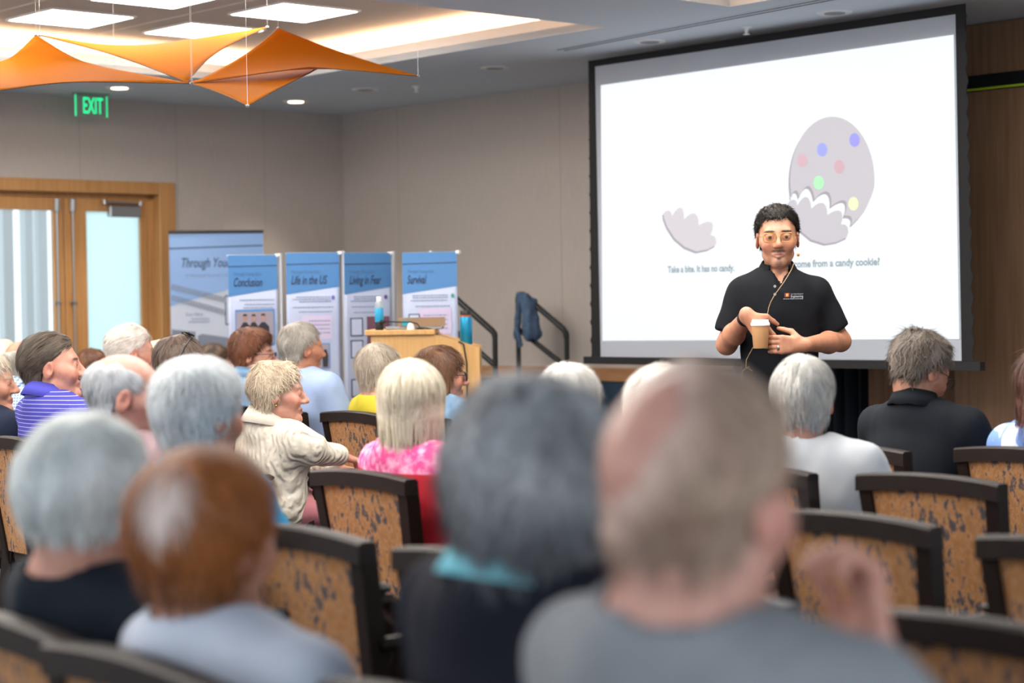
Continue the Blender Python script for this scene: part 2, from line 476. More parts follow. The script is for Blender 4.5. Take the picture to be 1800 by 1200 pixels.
# ------------------------------------------------------------------ right wall: beige, chair rail, drape recess, walnut panels
b_d0 = rw(1290, 700)[0]; b_d1 = rw(1529, 700)[0]
zr1 = rw(960, 644)[1]; zr0 = rw(960, 667)[1]
o = MB(); rbox(o, (0, .2), (-.2, b_d0), (0, ZC)); rbox(o, (.35, .4), (b_d0, b_d1), (0, ZC))
wr = struct(room(o.build('wall_right', m_wall)), 'beige fabric-covered wall left of the screen')
b_cut = rw(1709, 700)[0]
o = MB()
rbox(o, (0, .2), (b_d1, b_cut), (0, ZC)); walnut = struct(room(o.build('wall_walnut', m_walnut)), 'walnut panelled wall right of the screen')
# individual walnut panels
bs = [b_d1, rw(1690, 700)[0], b_cut]
for i in range(2):
    o = MB(); rbox(o, (-.018, -.0005), (bs[i] + .004, bs[i + 1] - .004), (.02, ZC - .01), .002); o.build('panel', m_walnut, walnut)
m_walnut2 = wood('walnut_panel_light', '93735a', '84654c', scale=(40, 40, 2))
o = MB(); rbox(o, (-.16, .2), (b_cut + .01, B_MAX), (0, ZC)); side = struct(room(o.build('wall_side', m_walnut2)), 'walnut panelled wall at the right edge')
for i in range(5):
    b0 = b_cut + .012 + i * 1.0
    o = MB(); rbox(o, (-.178, -.1605), (b0, b0 + .992), (.02, 2.44), .002); o.build('panel', m_walnut2, side)
    o = MB(); rbox(o, (-.178, -.1605), (b0, b0 + .992), (2.52, ZC - .01), .002); o.build('panel', m_walnut2, side)
o = MB(); rbox(o, (-.2, -.1605), (b_cut + .01, B_MAX), (2.44, 2.52)); struct(room(o.build('trim_5', m_black)), 'black header track on the walnut wall')
o = MB(); rbox(o, (-.206, -.2005), (b_cut + .08, B_MAX), (2.44, 2.452)); struct(room(o.build('trim_6', mat('lime_strip', 'a4c628', .6))), 'thin lime green strip under the black header track')
o = MB(); rbox(o, (-.05, 0), (b_cut - .045, b_cut - .01), (0, ZC)); struct(room(o.build('trim_7', m_black)))
# chair rail and navy wainscot
o = MB(); rbox(o, (-.03, 0), (0, b_d0), (zr0, zr1), .004); struct(room(o.build('trim_8', m_oakb)), 'oak chair rail along the beige wall')
o = MB(); rbox(o, (-.016, 0), (0, b_d0), (0, zr0)); struct(room(o.build('trim_9', m_navy)), 'navy wainscot under the oak chair rail')
o = MB()
for px in (700, 985): b = rw(px, 300)[0]; rbox(o, (-.0012, .001), (b - .002, b + .002), (zr1, ZC - .002))
o.build('wall_seam', m_wallseam, wr)
# dark drape in the recess under the screen
m_drape = mat('dark_drape', '1d242d', .95)
o = MB(); nfold = 46; pts = []
for i in range(nfold + 1):
    b = b_d0 + (b_d1 - b_d0) * i / nfold; pts.append((.12 + .045 * math.sin(i * 1.55) + .01 * math.sin(i * .7), b))
for z0, z1 in ((0.01, ZC - .02),):
    v = [(a, b, z0) for a, b in pts] + [(a, b, z1) for a, b in pts] + [(a + .008, b, z0) for a, b in pts] + [(a + .008, b, z1) for a, b in pts]
    n = nfold + 1; f = []
    for i in range(nfold): f += [(i + 1, i, i + n, i + n + 1), (i + 2 * n, i + 1 + 2 * n, i + 1 + 3 * n, i + 3 * n)]
    o.add(v, f)
dr = smooth_angle(room(o.build('drape', m_drape)), 60); tag(dr, 'dark pleated drape hanging under the projection screen', 'curtain')
# window mullions on the open daylight sides behind the camera
o = MB()
for i in range(10): a = A_MIN + i * (-A_MIN) / 9.3; rbox(o, (a - .04, a + .04), (B_MAX - .1, B_MAX), (0, ZC))
struct(room(o.build('window_1', m_steel)), 'window wall mullions behind the audience')
o = MB()
for i in range(10): b = .0 + i * B_MAX / 9; rbox(o, (A_MIN, A_MIN + .1), (b - .04, b + .04), (0, ZC))
struct(room(o.build('window_2', m_steel)), 'window wall mullions on the left side')

# ------------------------------------------------------------------ exit sign
p = hit(160, 164, (0, 0, ZC), Vector((0, 0, 1)))
ex = empty('exit_sign', (p.x, p.y, ZC), -TH + math.pi / 2)      # local +x runs along the left wall towards the corner
ex.rotation_euler = (0, 0, math.atan2(N.y, N.x))
s = (p.y / FPX)
wS, hS = 62 * s, 41 * s
m_acr = frosted('clear_acrylic', 'dfeee8', .7)
MB().box((-wS / 2, -.004, -hS), (wS / 2, .004, -.012), .001).build('acrylic_panel', m_acr, ex)
MB().box((-wS / 2 - .01, -.025, -.014), (wS / 2 + .01, .025, 0), .003).build('mount', m_steel, ex)
m_green = emit('exit_green', '12d98a', 1.6)
for xx in (-wS / 2, wS / 2): MB().box((xx - .002, -.0045, -hS), (xx + .002, .0045, -.014)).build('edge_light', m_green, ex)
M = ex.matrix_basis @ Matrix.Translation((-wS * .29, -.006, -hS * .86)) @ Matrix.Rotation(math.pi / 2, 4, 'X')
et = text_obj('exit_lettering', 'EXIT', M, hS * .98, m_green, ex, ext=.001, sx=1)
bpy.context.view_layer.update(); et.matrix_basis = et.matrix_basis @ Matrix.Diagonal((.62 * wS / max(et.dimensions.x, 1e-3), 1, 1, 1))
for ch in ex.children:
    if ch.type == 'FONT': ch.data.offset = .0012
tag(ex, 'green EXIT sign on a clear panel hanging from the ceiling', 'exit sign')
# ------------------------------------------------------------------ projection screen
SL = at(1040, 370, 11.42); SR = at(1703, 330, 9.44)
SU = (Vector((SR.x, SR.y, 0)) - Vector((SL.x, SL.y, 0))).normalized()
SN = Vector((SU.y, -SU.x, 0))                      # towards the audience
if SN.y > 0: SN = -SN
SP0 = Vector((SL.x, SL.y, 0))
def scr(px, py, off=0.0): return hit(px, py, SP0 + SN * off, SN)
scn = empty('projection_screen', (SL.x, SL.y, 0), 0)
scn_inv = Matrix.Translation((-SL.x, -SL.y, 0))
def spoly(name, pix, off, th, m, parent=scn):
    v = [scn_inv @ scr(x, y, off) for x, y in pix]
    o = MB(); o.prism(v, -SN * th); return o.build(name, m, parent)
m_scr = mat('screen_fabric', 'a3a9b3', .8, spec=.2)
m_mask = mat('screen_black_border', '141416', .8)
spoly('screen_border', [(1034, 107), (1697, 6), (1706, 640), (1040, 634)], -.006, .004, m_mask)
spoly('screen_fabric', [(1046, 117), (1679, 25), (1690, 634), (1056, 628)], 0, .003, m_scr)
# scalloped tension strips on both sides
def strip(xs0, xs1, y0, y1, side):
    n = 33; inner = []; outer = []
    for i in range(n):
        t = i / (n - 1); y = y0 + (y1 - y0) * t
        inner.append((xs0[0] + (xs0[1] - xs0[0]) * t, y))
        outer.append((xs1[0] + (xs1[1] - xs1[0]) * t + side * (-3.0 + 5.5 * abs(math.cos(t * math.pi * 16)) ** 6), y))
    pix = inner + outer[::-1] if side > 0 else outer + inner[::-1]
    return spoly('tension_strip', pix, -.004, .003, m_mask)
strip((1045, 1055), (1036, 1040), 118, 630, -1)
strip((1678, 1689), (1697, 1712), 26, 640, 1)
d = Vector((0, 0, 1))
pa, pb = scr(1030, 640, .0), scr(1727, 650, .0)
zb = (pa.z + pb.z) / 2
v = [scn_inv @ Vector((pa.x, pa.y, zb - .0)), scn_inv @ Vector((pb.x, pb.y, zb))]
o = MB(); o.prism([v[0] - SN * .02, v[1] - SN * .02, v[1] + SN * .02, v[0] + SN * .02], d * .042); bar = o.build('weight_bar', m_black, scn)
# slide
m_slide = emit('slide_white', 'f6fbff', SLIDE_EMIT)
m_cookie = emit('slide_grey', 'd0ccd3', SLIDE_EMIT * .95); m_cshade = emit('slide_dark_grey', 'aaa3ae', SLIDE_EMIT * .95)
m_bite = emit('slide_bite_grey', 'ded8de', SLIDE_EMIT * .95)
for m_ in (m_slide, m_cookie, m_cshade, m_bite): m_.node_tree.nodes['Principled BSDF'].inputs['Base Color'].default_value = (.05, .05, .05, 1)
slide = spoly('slide', [(1056, 150), (1676, 61), (1686, 596), (1059, 599)], .004, .001, m_slide)
def arc(p0, p1, bulge, n=8):
    (x0, y0), (x1, y1) = p0, p1; out = []
    for i in range(n):
        t = i / n; b = bulge * math.sin(math.pi * t) ** .75
        nx, ny = (y1 - y0), -(x1 - x0); L = math.hypot(nx, ny) or 1
        out.append((x0 + (x1 - x0) * t + nx / L * b, y0 + (y1 - y0) * t + ny / L * b))
    return out
def cookie(dx, dy):
    cx, cy, rx, ry = 1462 + dx, 318 + dy, 74, 112
    pts = []
    pts += [(1497 + dx, 395 + dy), (1509 + dx, 383 + dy), (1521 + dx, 367 + dy), (1530 + dx, 347 + dy)]
    for i in range(41):                            # outer curve from the right side counter-clockwise to lower left
        an = math.radians(-6 + 202 * i / 40)
        pts.append((cx + rx * math.cos(an), cy - ry * math.sin(an)))
    teeth = [(1389, 345), (1404, 348), (1431, 351), (1460, 363), (1483, 380), (1495, 395)]
    teeth = [(x + dx, y + dy) for x, y in teeth]
    for a, b, bu in zip(teeth[:-1], teeth[1:], (11, 22, 21, 22, 8)): pts += arc(a, b, bu)
    pts.append((teeth[-1][0], teeth[-1][1]))
    return pts
spoly('cookie_shadow', cookie(-2, 4), .006, .001, m_cshade, slide)
spoly('cookie', cookie(1, -1), .008, .001, m_cookie, slide)
BITE = ([(1165, 376), (1180, 381), (1201, 387), (1227, 397), (1247, 415), (1257, 421)], [(1258, 427), (1256, 432), (1243, 439), (1223, 443), (1203, 435), (1185, 420), (1172, 400), (1166, 384)])
BITE2 = ([(1385, 356), (1400, 363), (1425, 368), (1453, 379), (1477, 396), (1489, 401)], [(1490, 409), (1487, 418), (1470, 426), (1449, 429.5), (1425, 422), (1403, 404), (1390, 380), (1385, 363)])
def bite(B_, dx, dy):
    v_, low = B_; pts = []
    for a, b, bu in zip(v_[:-1], v_[1:], (8, 19, 17, 19, 3)): pts += arc(a, b, bu)
    return [(x + dx, y + dy) for x, y in pts + [v_[-1]] + low]
for k_, B_ in enumerate((BITE, BITE2)):
    spoly('bite_shadow', bite(B_, -1, 2.5), .009, .001, m_cshade, slide)
    spoly('bite', bite(B_, 1, -1), .011, .001, m_bite if k_ == 0 else m_cookie, slide)
for x, y, c in ((1502, 246, '9b9bfb'), (1445, 263, 'a0a8fb'), (1410, 282, 'dcb4c0'), (1475, 293, 'd8adb9'), (1439, 321, 'b4fbbe'), (1500, 358, 'f3f6c8')):
    mm = emit('slide_dot_' + c, c, SLIDE_EMIT); mm.node_tree.nodes['Principled BSDF'].inputs['Base Color'].default_value = (.05, .05, .05, 1)
    spoly('candy_dot', [(x + 9 * math.cos(i * .3142), y + 12 * math.sin(i * .3142)) for i in range(20)], .013, .001, mm, slide)
m_stext = emit('slide_text', '93aab4', SLIDE_EMIT * .9); m_stext.node_tree.nodes['Principled BSDF'].inputs['Base Color'].default_value = (.05, .05, .05, 1)
def stext(body, x0, y0, x1, y1, cap_px):
    p0, p1 = scr(x0, y0, .008), scr(x1, y1, .008)
    X = (p1 - p0).normalized(); Z = SN; Y = Z.cross(X).normalized()
    Mx = Matrix((X, Y, Z)).transposed().to_4x4(); Mx.translation = p0
    o = text_obj('caption', body, Mx, .1, m_stext, scn)
    o.parent = slide
    bpy.context.view_layer.update()
    Lw = (p1 - p0).length
    c = o.data; wd = o.dimensions.x if o.dimensions.x > 0 else 1
    hs = abs(scr(x0, y0).z - scr(x0, y0 - cap_px).z) / .72
    c.size = hs; c.offset = .0018
    bpy.context.view_layer.update()
    o.matrix_basis = scn.matrix_basis.inverted() @ Mx @ Matrix.Diagonal((Lw / max(o.dimensions.x, 1e-3), 1, 1, 1))
stext('Take a bite. It has no candy.', 1174, 479, 1291, 476, 11.5)
stext('Did it come from a candy cookie?', 1362, 471, 1546, 465.5, 12.5)
tag(scn, 'large pull-down projection screen with black border showing a cookie slide', 'projection screen')

# ------------------------------------------------------------------ orange ceiling sails
def sail_mat():
    m, nt, b = new_mat('orange_sail_fabric')
    b.inputs['Base Color'].default_value = (*lin('b0690f'), 1); b.inputs['Roughness'].default_value = .7; b.inputs['Specular IOR Level'].default_value = .05
    t = node(nt, 'ShaderNodeBsdfTranslucent'); t.inputs[0].default_value = (*lin('e8860a'), 1)
    mx = node(nt, 'ShaderNodeMixShader'); mx.inputs[0].default_value = .38
    nt.links.new(b.outputs[0], mx.inputs[1]); nt.links.new(t.outputs[0], mx.inputs[2]); nt.links.new(mx.outputs[0], nt.nodes['Material Output'].inputs[0])
    return m
m_sail = sail_mat()
m_wire = mat('steel_wire', 'c8c4bf', .4, metal=.5)
m_edge = mat('sail_edge', '4a2c1c', .6)
def sail(corners, label, pinch=.16, wires=()):
    """four-cornered stretched fabric: bilinear patch with edges curving inwards, a thin double surface"""
    C = [at(*c) for c in corners]
    cen = sum(C, Vector()) / 4
    n = 22; v = []
    for i in range(n + 1):
        for j in range(n + 1):
            s, t = i / n, j / n
            p = C[0] * (1 - s) * (1 - t) + C[1] * s * (1 - t) + C[2] * s * t + C[3] * (1 - s) * t
            e = 4 * s * (1 - s) * (2 * t - 1) ** 2 + 4 * t * (1 - t) * (2 * s - 1) ** 2
            v.append(p.lerp(cen, pinch * e))
    base = Vector((cen.x, cen.y, min(p.z for p in v)))
    t = empty('ceiling_sail', base)
    vv = [p - base for p in v]
    f = [(i * (n + 1) + j, (i + 1) * (n + 1) + j, (i + 1) * (n + 1) + j + 1, i * (n + 1) + j + 1) for i in range(n) for j in range(n)]
    o = mesh_obj('fabric', vv, f, m_sail, t, True)
    md = o.modifiers.new('thickness', 'SOLIDIFY'); md.thickness = .003
    g = lambda i, j: vv[i * (n + 1) + j]
    eb = MB()
    for path in ([g(i, 0) for i in range(n + 1)], [g(n, j) for j in range(n + 1)], [g(i, n) for i in range(n, -1, -1)], [g(0, j) for j in range(n, -1, -1)]): eb.tube(path, .002, 6)
    smooth_angle(eb.build('edge_cord', m_edge, t), 60)
    for k in wires:
        p = C[k] - base
        w = MB(); w.tube([p, Vector((p.x, p.y, ZT - base.z))], .0007, 5); w.build('hanging_wire', m_wire, t)
        w = MB(); w.lathe([(.006, -.006), (.009, 0), (.006, .006)], p, 10); w.build('corner_clip', m_steel, t)
    tag(t, label, 'ceiling sail', 'orange fabric ceiling sails')
sail([(63, 62, 8.6), (336, 147, 8.4), (-50, 166, 7.6), (-90, 128, 8.9)], 'leftmost orange fabric ceiling sail, cut by the picture edge', .34, (0, 1))
sail([(70, 62, 9.0), (200, 89, 9.9), (470, 48, 9.6), (329, 145, 8.5)], 'middle orange fabric ceiling sail with a dark upper edge', .16, (0, 1, 2))
sail([(489, 50, 9.0), (735, 134, 9.2), (545, 118, 8.5), (338, 147, 8.5)], 'right orange fabric ceiling sail with a long pointed tip', .1, (0, 1, 3))
sail([(325, 144, 8.55), (580, 112, 9.1), (545, 128, 8.7), (435, 186, 8.0)], 'lowest orange fabric ceiling sail hanging below the right one', .06, (3,))
# ------------------------------------------------------------------ banners
m_pole = mat('silver_pole', 'c9ccd1', .3, metal=.6)
m_btext = mat('banner_text', '2b3a52', .7); m_btext2 = mat('banner_text_soft', '6f8099', .7); m_btext3 = mat('banner_text_dim', '43668c', .7)
m_pale = mat('banner_pale', 'a3aec8', .6); m_pale2 = mat('banner_pale_white', 'aeb6c6', .6)
m_blue = mat('banner_blue', '487cb2', .55); m_lblue = mat('banner_light_blue', '7b9bc8', .55)
m_card = mat('banner_card', 'b9b0cc', .6); m_line = mat('banner_rule', '2c3d55', .7)
m_photo = mat('banner_photo_wall', '8f8794', .6); m_dark = mat('banner_photo_dark', '23252e', .6); m_skinp = mat('banner_photo_face', 'a88378', .6)
m_frame = mat('banner_photo_frame', '4f7fb6', .6); m_greyt = mat('banner_grey_train', '6f7787', .7); m_qr = mat('banner_blank_square', 'b4bfd8', .6)
def banner(name, label, px0, px1, ytop, d0, d1, pole):
    """flat banner standing on the floor between two image columns; returns a helper that lays flat prints on it"""
    p0, p1 = at(px0, ytop, d0), at(px1, ytop, d1)
    X = Vector((p1.x - p0.x, p1.y - p0.y, 0)); wd = X.length; X.normalize(); H = (p0.z + p1.z) / 2
    t = empty(name, (p0.x, p0.y, 0), math.atan2(X.y, X.x))
    sc = FPX / ((d0 + d1) / 2)
    tag(t, label, 'banner')
    npix = px1 - px0
    def q(x, y): return ((x - px0) / npix * wd, H - (y - ytop) / sc)     # photo pixel -> banner x, z
    def flat(nm, pix, m, k, parent=t):
        v = [(q(x, y)[0], -.002 - .0012 * k, max(q(x, y)[1], .06)) for x, y in pix]
        o = MB(); o.prism(v, (0, .0008, 0)); return o.build(nm, m, parent)
    def text(body, x, y, cap_px, m, shear=.25, sx=.55, k=4, bold=.0):
        u, z = q(x, y)
        M = t.matrix_basis @ Matrix.Translation((u, -.002 - .0012 * k, z)) @ Matrix.Rotation(math.pi / 2, 4, 'X')
        o = text_obj('lettering', body, M, cap_px / sc / .72, m, t, shear=shear, sx=sx); o.data.offset = bold
        return o
    def lines(x0, x1, ys, m=m_btext2, k=3, ragged=True):
        o = MB(); rnd = random.Random(int(x0 + ys[0]))
        for y in ys:
            a = x0 + (rnd.uniform(0, .25) * (x1 - x0) if ragged else 0); x = a
            while x < x1:
                w = min(rnd.uniform(2, 6), x1 - x); u0, z0 = q(x, y); u1, z1 = q(x + w, y + 1.5)
                o.box((u0, -.002 - .0012 * k, z1), (u1, -.0015 - .0012 * k, z0)); x += w + 1
        return o.build('small_print', m, t)
    return t, q, flat, text, lines, wd, H, sc
def tall(name, label, px0, px1, y, d0, d1, title, tint):
    t, q, flat, text, lines, wd, H, sc = banner(name, label, px0, px1, y, d0, d1, True)
    o = MB(); n = 16; v = []                       # slightly rippled fabric
    for i in range(n + 1):
        for j in range(5):
            v.append((wd * i / n, .003 * math.sin(i * .9 + j) * (.3 + .2 * j) * .2, H - (H - .06) * j / 4))
    f = [(i * 5 + j, (i + 1) * 5 + j, (i + 1) * 5 + j + 1, i * 5 + j + 1) for i in range(n) for j in range(4)]
    fb = mesh_obj('fabric', v, f, m_pale, t, True); fb.modifiers.new('thickness', 'SOLIDIFY').thickness = .002
    w = px1 - px0
    flat('blue_header', [(px0, y), (px1, y), (px1, y + 60), (px0, y + 73)], m_blue, 1)
    flat('header_rule', [(px0, y + 19.5), (px1, y + 18), (px1, y + 19.5), (px0, y + 21)], m_line, 2)
    text('Through Young Eyes', px0 + 8, y + 36, 6, m_btext3, .25, .72, 2)
    text(title, px0 + 8, y + 55, 15.5, m_btext, .3, .53, 3, .0009)
    b = MB(); b.tube([(0, .012, H - .004), (wd, .012, H - .004)], .006); b.build('top_rod', m_pole, t)
    b = MB(); b.box((-.02, -.12, 0), (wd + .02, .12, .03), .006); b.build('base', m_pole, t)
    xp = wd + .026 if tint < 3 else wd / 2
    b = MB(); b.tube([(xp, .024, .03), (xp, .024, H + .008)], .0125, 12); smooth_angle(b.build('pole', m_pole, t))
    b = MB(); b.box((wd - .008, -.004, H - .012), (wd + .014, .03, H + .006), .002); b.build('corner_clip', m_white, t)
    return t, q, flat, text, lines
DB = 11.3
t, q, flat, text, lines = tall('display_banner', 'blue banner reading Conclusion, in front of the big roll-up banner', 400, 487, 448, DB - .1, DB, 'Conclusion', 0)
lines(412, 480, [526, 534]); lines(415, 478, [540])
flat('photo_frame', [(411, 544), (481, 543), (481, 607), (411, 608)], m_frame, 2); flat('photo', [(413, 548), (478, 547), (478, 604), (413, 605)], m_photo, 3)
for x, s in ((428, 1.0), (443, .9), (460, 1.15)):
    flat('photo_figure', [(x - 9 * s, 604), (x - 8 * s, 574), (x - 3, 566), (x + 3, 566), (x + 9 * s, 574), (x + 10 * s, 604)], m_dark, 4)
    flat('photo_face', [(x + 3.6 * math.cos(i * .7), 561 - 3 * s + 5 * math.sin(i * .7)) for i in range(9)], m_skinp, 5)
    flat('photo_hair', [(x + 4 * math.cos(i * .52), 558 - 3 * s - 3.6 * math.sin(i * .52)) for i in range(7)], m_dark, 6)
lines(410, 480, [616, 622, 628, 634])
t, q, flat, text, lines = tall('display_banner', 'blue banner reading Life in the US, behind the grey-haired man', 502, 596, 444, DB, DB + .05, 'Life in the US', 1)
lines(508, 580, [521, 525, 529]); flat('map_pin', [(584 + 3 * math.cos(i * .63), 523 + 4 * math.sin(i * .63)) for i in range(10)], mat('pin_purple', '6a62b4', .6), 3)
lines(512, 584, [539]); lines(514, 582, [547])
flat('text_card', [(528, 555), (581, 554), (581, 596), (528, 596)], m_card, 2); lines(536, 578, [563, 570, 577, 584], m_btext2, 4)
flat('photo_frame', [(560, 603), (577, 603), (577, 648), (560, 648)], m_frame, 2); flat('photo', [(561, 605), (575, 605), (575, 646), (561, 646)], m_photo, 3)
flat('photo_figure', [(564, 645), (563, 625), (567, 614), (571, 614), (574, 626), (573, 645)], m_dark, 4)
lines(552, 584, [656, 662]); flat('text_card', [(552, 673), (581, 673), (581, 720), (552, 720)], m_card, 2)
t, q, flat, text, lines = tall('display_banner', 'blue banner reading Living in Fear, behind the lectern', 604, 687, 444, DB - .05, DB + .1, 'Living in Fear', 2)
lines(612, 668, [520, 524, 528]); flat('map_pin', [(676 + 3 * math.cos(i * .63), 522 + 4 * math.sin(i * .63)) for i in range(10)], mat('pin_plum', '5b4478', .6), 3)
lines(615, 672, [538, 548])
for yy in (558, 597, 665):
    flat('square_frame', [(613, yy), (635, yy), (635, yy + 32), (613, yy + 32)], m_line, 2); flat('blank_square', [(615, yy + 2), (633, yy + 2), (633, yy + 30), (615, yy + 30)], m_qr, 3)
flat('photo', [(642, 556), (682, 556), (682, 625), (642, 625)], mat('banner_photo_red', '6d4a58', .6), 3); lines(620, 675, [640, 646])
flat('text_card', [(640, 655), (684, 655), (684, 710), (640, 710)], m_card, 2)
t, q, flat, text, lines = tall('display_banner', 'blue banner reading Survival, rightmost beside the handrail', 707, 803, 443, DB - .1, DB - .2, 'Survival', 3)
lines(714, 786, [518, 522, 527]); flat('map_pin', [(795 + 3 * math.cos(i * .63), 520 + 4 * math.sin(i * .63)) for i in range(10)], mat('pin_green', '3d8f7c', .6), 3)
lines(716, 790, [537]); flat('text_card', [(734, 542), (792, 541), (792, 587), (734, 588)], m_card, 2); lines(742, 786, [553, 561, 569, 576], m_btext2, 4)
flat('square_frame', [(717, 551), (737, 551), (737, 583), (717, 583)], m_line, 3); flat('blank_square', [(719, 553), (735, 553), (735, 581), (719, 581)], m_qr, 4)
# big roll-up banner
t, q, flat, text, lines, wd, H, sc = banner('rollup_banner', 'large pale blue roll-up banner beside the door, half hidden', 297, 462, 409, 13.0, 13.1, False)
b = MB(); b.box((0, 0, .05), (wd, .002, H)); b.build('sheet', m_pale2, t)
flat('blue_field', [(297, 412), (462, 409), (462, 492), (297, 536)], m_lblue, 1)
flat('header_rule', [(297, 435), (462, 431), (462, 433), (297, 437)], m_line, 2)
text('Through Young', 316, 469, 17, m_btext, .28, .62, 3, .0005); text('Eyes', 316, 492, 4, m_lblue, .28, .6, 2)
text("A Holocaust Survivor's Story", 324, 486, 6, m_btext2, .2, .85, 3)
o = MB()                                           # two rows of rail sleepers drawn across the sheet
for row, (x0, y0, x1, y1, n) in enumerate(((300, 503, 402, 530, 22), (300, 522, 400, 552, 22))):
    for i in range(n):
        x = x0 + (x1 - x0) * i / n; y = y0 + (y1 - y0) * i / n
        (u0, za), (u1, zb) = q(x, y - 5), q(x + 2.6, y + 5)
        v = [(u0 + .004, -.0055, za), (u1 + .004, -.0055, za), (u1 - .002, -.0055, zb), (u0 - .002, -.0055, zb)]
        o.prism(v, (0, .0006, 0))
o.build('rail_print', m_greyt, t)['kind'] = 'stuff'
text('Scan Here', 323, 554, 6, m_btext2, .2, .85, 3); lines(323, 365, [559, 564])
flat('square_frame', [(393, 519), (413, 519), (413, 571), (393, 571)], m_line, 2); flat('blank_square', [(395, 521), (412, 521), (412, 569), (395, 569)], m_pale2, 3)
flat('train_car', [(299, 577), (340, 582), (340, 640), (299, 640)], m_greyt, 2); flat('train_car', [(344, 589), (352, 586), (402, 594), (402, 660), (344, 660)], m_greyt, 2)
b = MB(); b.box((-.005, -.012, H - .004), (wd + .005, .016, H + .016), .003); b.build('top_bar', m_black, t)
b = MB(); b.box((-.02, -.1, 0), (wd + .02, .1, .07), .01); b.build('base_cassette', m_pole, t)
b = MB(); b.tube([(wd / 2, .03, .07), (wd / 2, .03, H)], .011); b.build('support_pole', m_pole, t)

# ------------------------------------------------------------------ lectern (side view) with the things on it
LD = 10.1
m_maple = wood('lectern_maple', 'd2a66c', 'c69a60', scale=(45, 45, 2.5))
p0, p1 = at(652, 600, LD), at(843, 620, LD)
def lz(y): return at(745, y, LD).z
lec = empty('lectern', (p0.x, p0.y, 0)); LW = p1.x - p0.x; DEP = .62
sx = lambda px: at(px, 600, LD).x - p0.x
prof = [(0, 0, .05), (LW, 0, .05), (LW, 0, lz(612)), (sx(765), 0, lz(588)), (0, 0, lz(588))]
for yy, nm in ((0, 'side_panel'), (DEP - .02, 'side_panel')):
    o = MB(); o.prism([(x, yy, z) for x, _, z in prof], (0, .02, 0)); o.build(nm, m_maple, lec)
o = MB(); o.box((0, .02, .05), (.02, DEP - .02, lz(588))); o.build('back_panel', m_maple, lec)
o = MB(); o.box((LW - .02, .02, .05), (LW, DEP - .02, lz(612) - .01)); o.build('front_panel', m_maple, lec)
o = MB(); o.box((-.03, -.02, lz(588)), (sx(765), DEP + .02, lz(579)), .003); o.build('top_shelf', m_maple, lec)
o = MB(); o.prism([(sx(765), .02, lz(588) - .004), (LW - .005, .02, lz(612) - .004), (LW - .005, .02, lz(612) - .022), (sx(765), .02, lz(588) - .022)], (0, DEP - .04, 0)); o.build('sloped_top', m_maple, lec)
o = MB(); o.box((.02, .03, 0), (LW - .02, DEP - .03, .05)); o.build('plinth', m_black, lec)
o = MB(); o.tube([(sx(806), -.006, lz(601)), (sx(815), -.008, lz(606)), (sx(820), -.008, lz(640)), (sx(820), -.006, lz(700))], .004); o.build('cable', m_black, lec)
tag(lec, 'light maple lectern seen from the side behind the front row', 'lectern')
ztop = lz(579)
# laptop
lap = empty('laptop', (p0.x + sx(729), p0.y + .2, ztop), 0)
MB().box((-.155, -.1, 0), (.14, .12, .016), .003).build('base', m_steel, lap)
o = MB(); o.prism([(-.085, -.105, .016), (.155, -.105, .016), (.155, -.125, .062), (-.085, -.125, .062)], (0, .006, 0)); o.build('screen_lid', mat('laptop_lid', 'b39d86', .4, metal=.2), lap)
o = MB(); o.box((-.07, -.128, .02), (-.03, -.121, .046)); o.build('sticker', mat('teal_sticker', '2aa0b4', .5), lap)
tag(lap, 'open laptop with a teal sticker on top of the lectern', 'laptop')
# white mouse-like charger
o = MB(); o.lathe([(.001, .038), (.012, .034), (.018, .02), (.02, 0)], n=16); s = smooth_angle(o.build('charger_plug', m_white), 70); s.location = (p0.x + sx(722), p0.y + .04, ztop); tag(s, 'small rounded white plug beside the laptop on the lectern', 'charger')
# gooseneck microphone
mic = empty('gooseneck_microphone', (p0.x + sx(738), p0.y + .03, ztop))
def mm_(px, py): return (at(px, py, LD).x - p0.x - sx(738), 0, at(px, py, LD).z - ztop)
o = MB(); o.tube([mm_(760, 579), mm_(750, 577), mm_(738, 576), mm_(733, 569), mm_(722, 566), mm_(700, 566), mm_(678, 565)], .0035); smooth_angle(o.build('neck', m_black, mic), 60)
o = MB(); o.tube([mm_(678, 565), mm_(672, 565.5), mm_(667, 566)], [.006, .011, .009], 10); smooth_angle(o.build('microphone_head', m_black, mic), 60)
o = MB(); o.lathe([(.02, 0), (.02, .008), (.008, .012)], (0, 0, 0), 14); o.build('base', m_black, mic)
tag(mic, 'black gooseneck microphone bending left over the lectern top', 'microphone')
# bottle on the top shelf
def bottle(name, label, loc, parts, tilt=0):
    t = empty(name, loc); t.rotation_euler = (0, tilt, 0)
    for nm, prof, m in parts: o = MB(); o.lathe(prof, n=20); smooth_angle(o.build(nm, m, t), 50)
    return tag(t, label, 'bottle')
m_clearp = frosted('clear_plastic', 'e8eef2', .45); m_teal = mat('teal_metal', '1a86b0', .3, metal=.45); m_lab = mat('bottle_label_blue', '2a9cc8', .4)
bottle('water_bottle', 'clear water bottle with a blue label standing on the lectern top', (p0.x + sx(666), p0.y + .06, ztop),
       [('base_label', [(.02, 0), (.022, .005), (.022, .04), (.021, .042)], m_black), ('blue_label', [(.0205, .042), (.0225, .045), (.0225, .112), (.0205, .115)], m_lab), ('neck', [(.021, .115), (.022, .13), (.016, .148), (.012, .15)], m_clearp), ('cap', [(.0125, .15), (.0125, .172), (.011, .174)], m_white)])
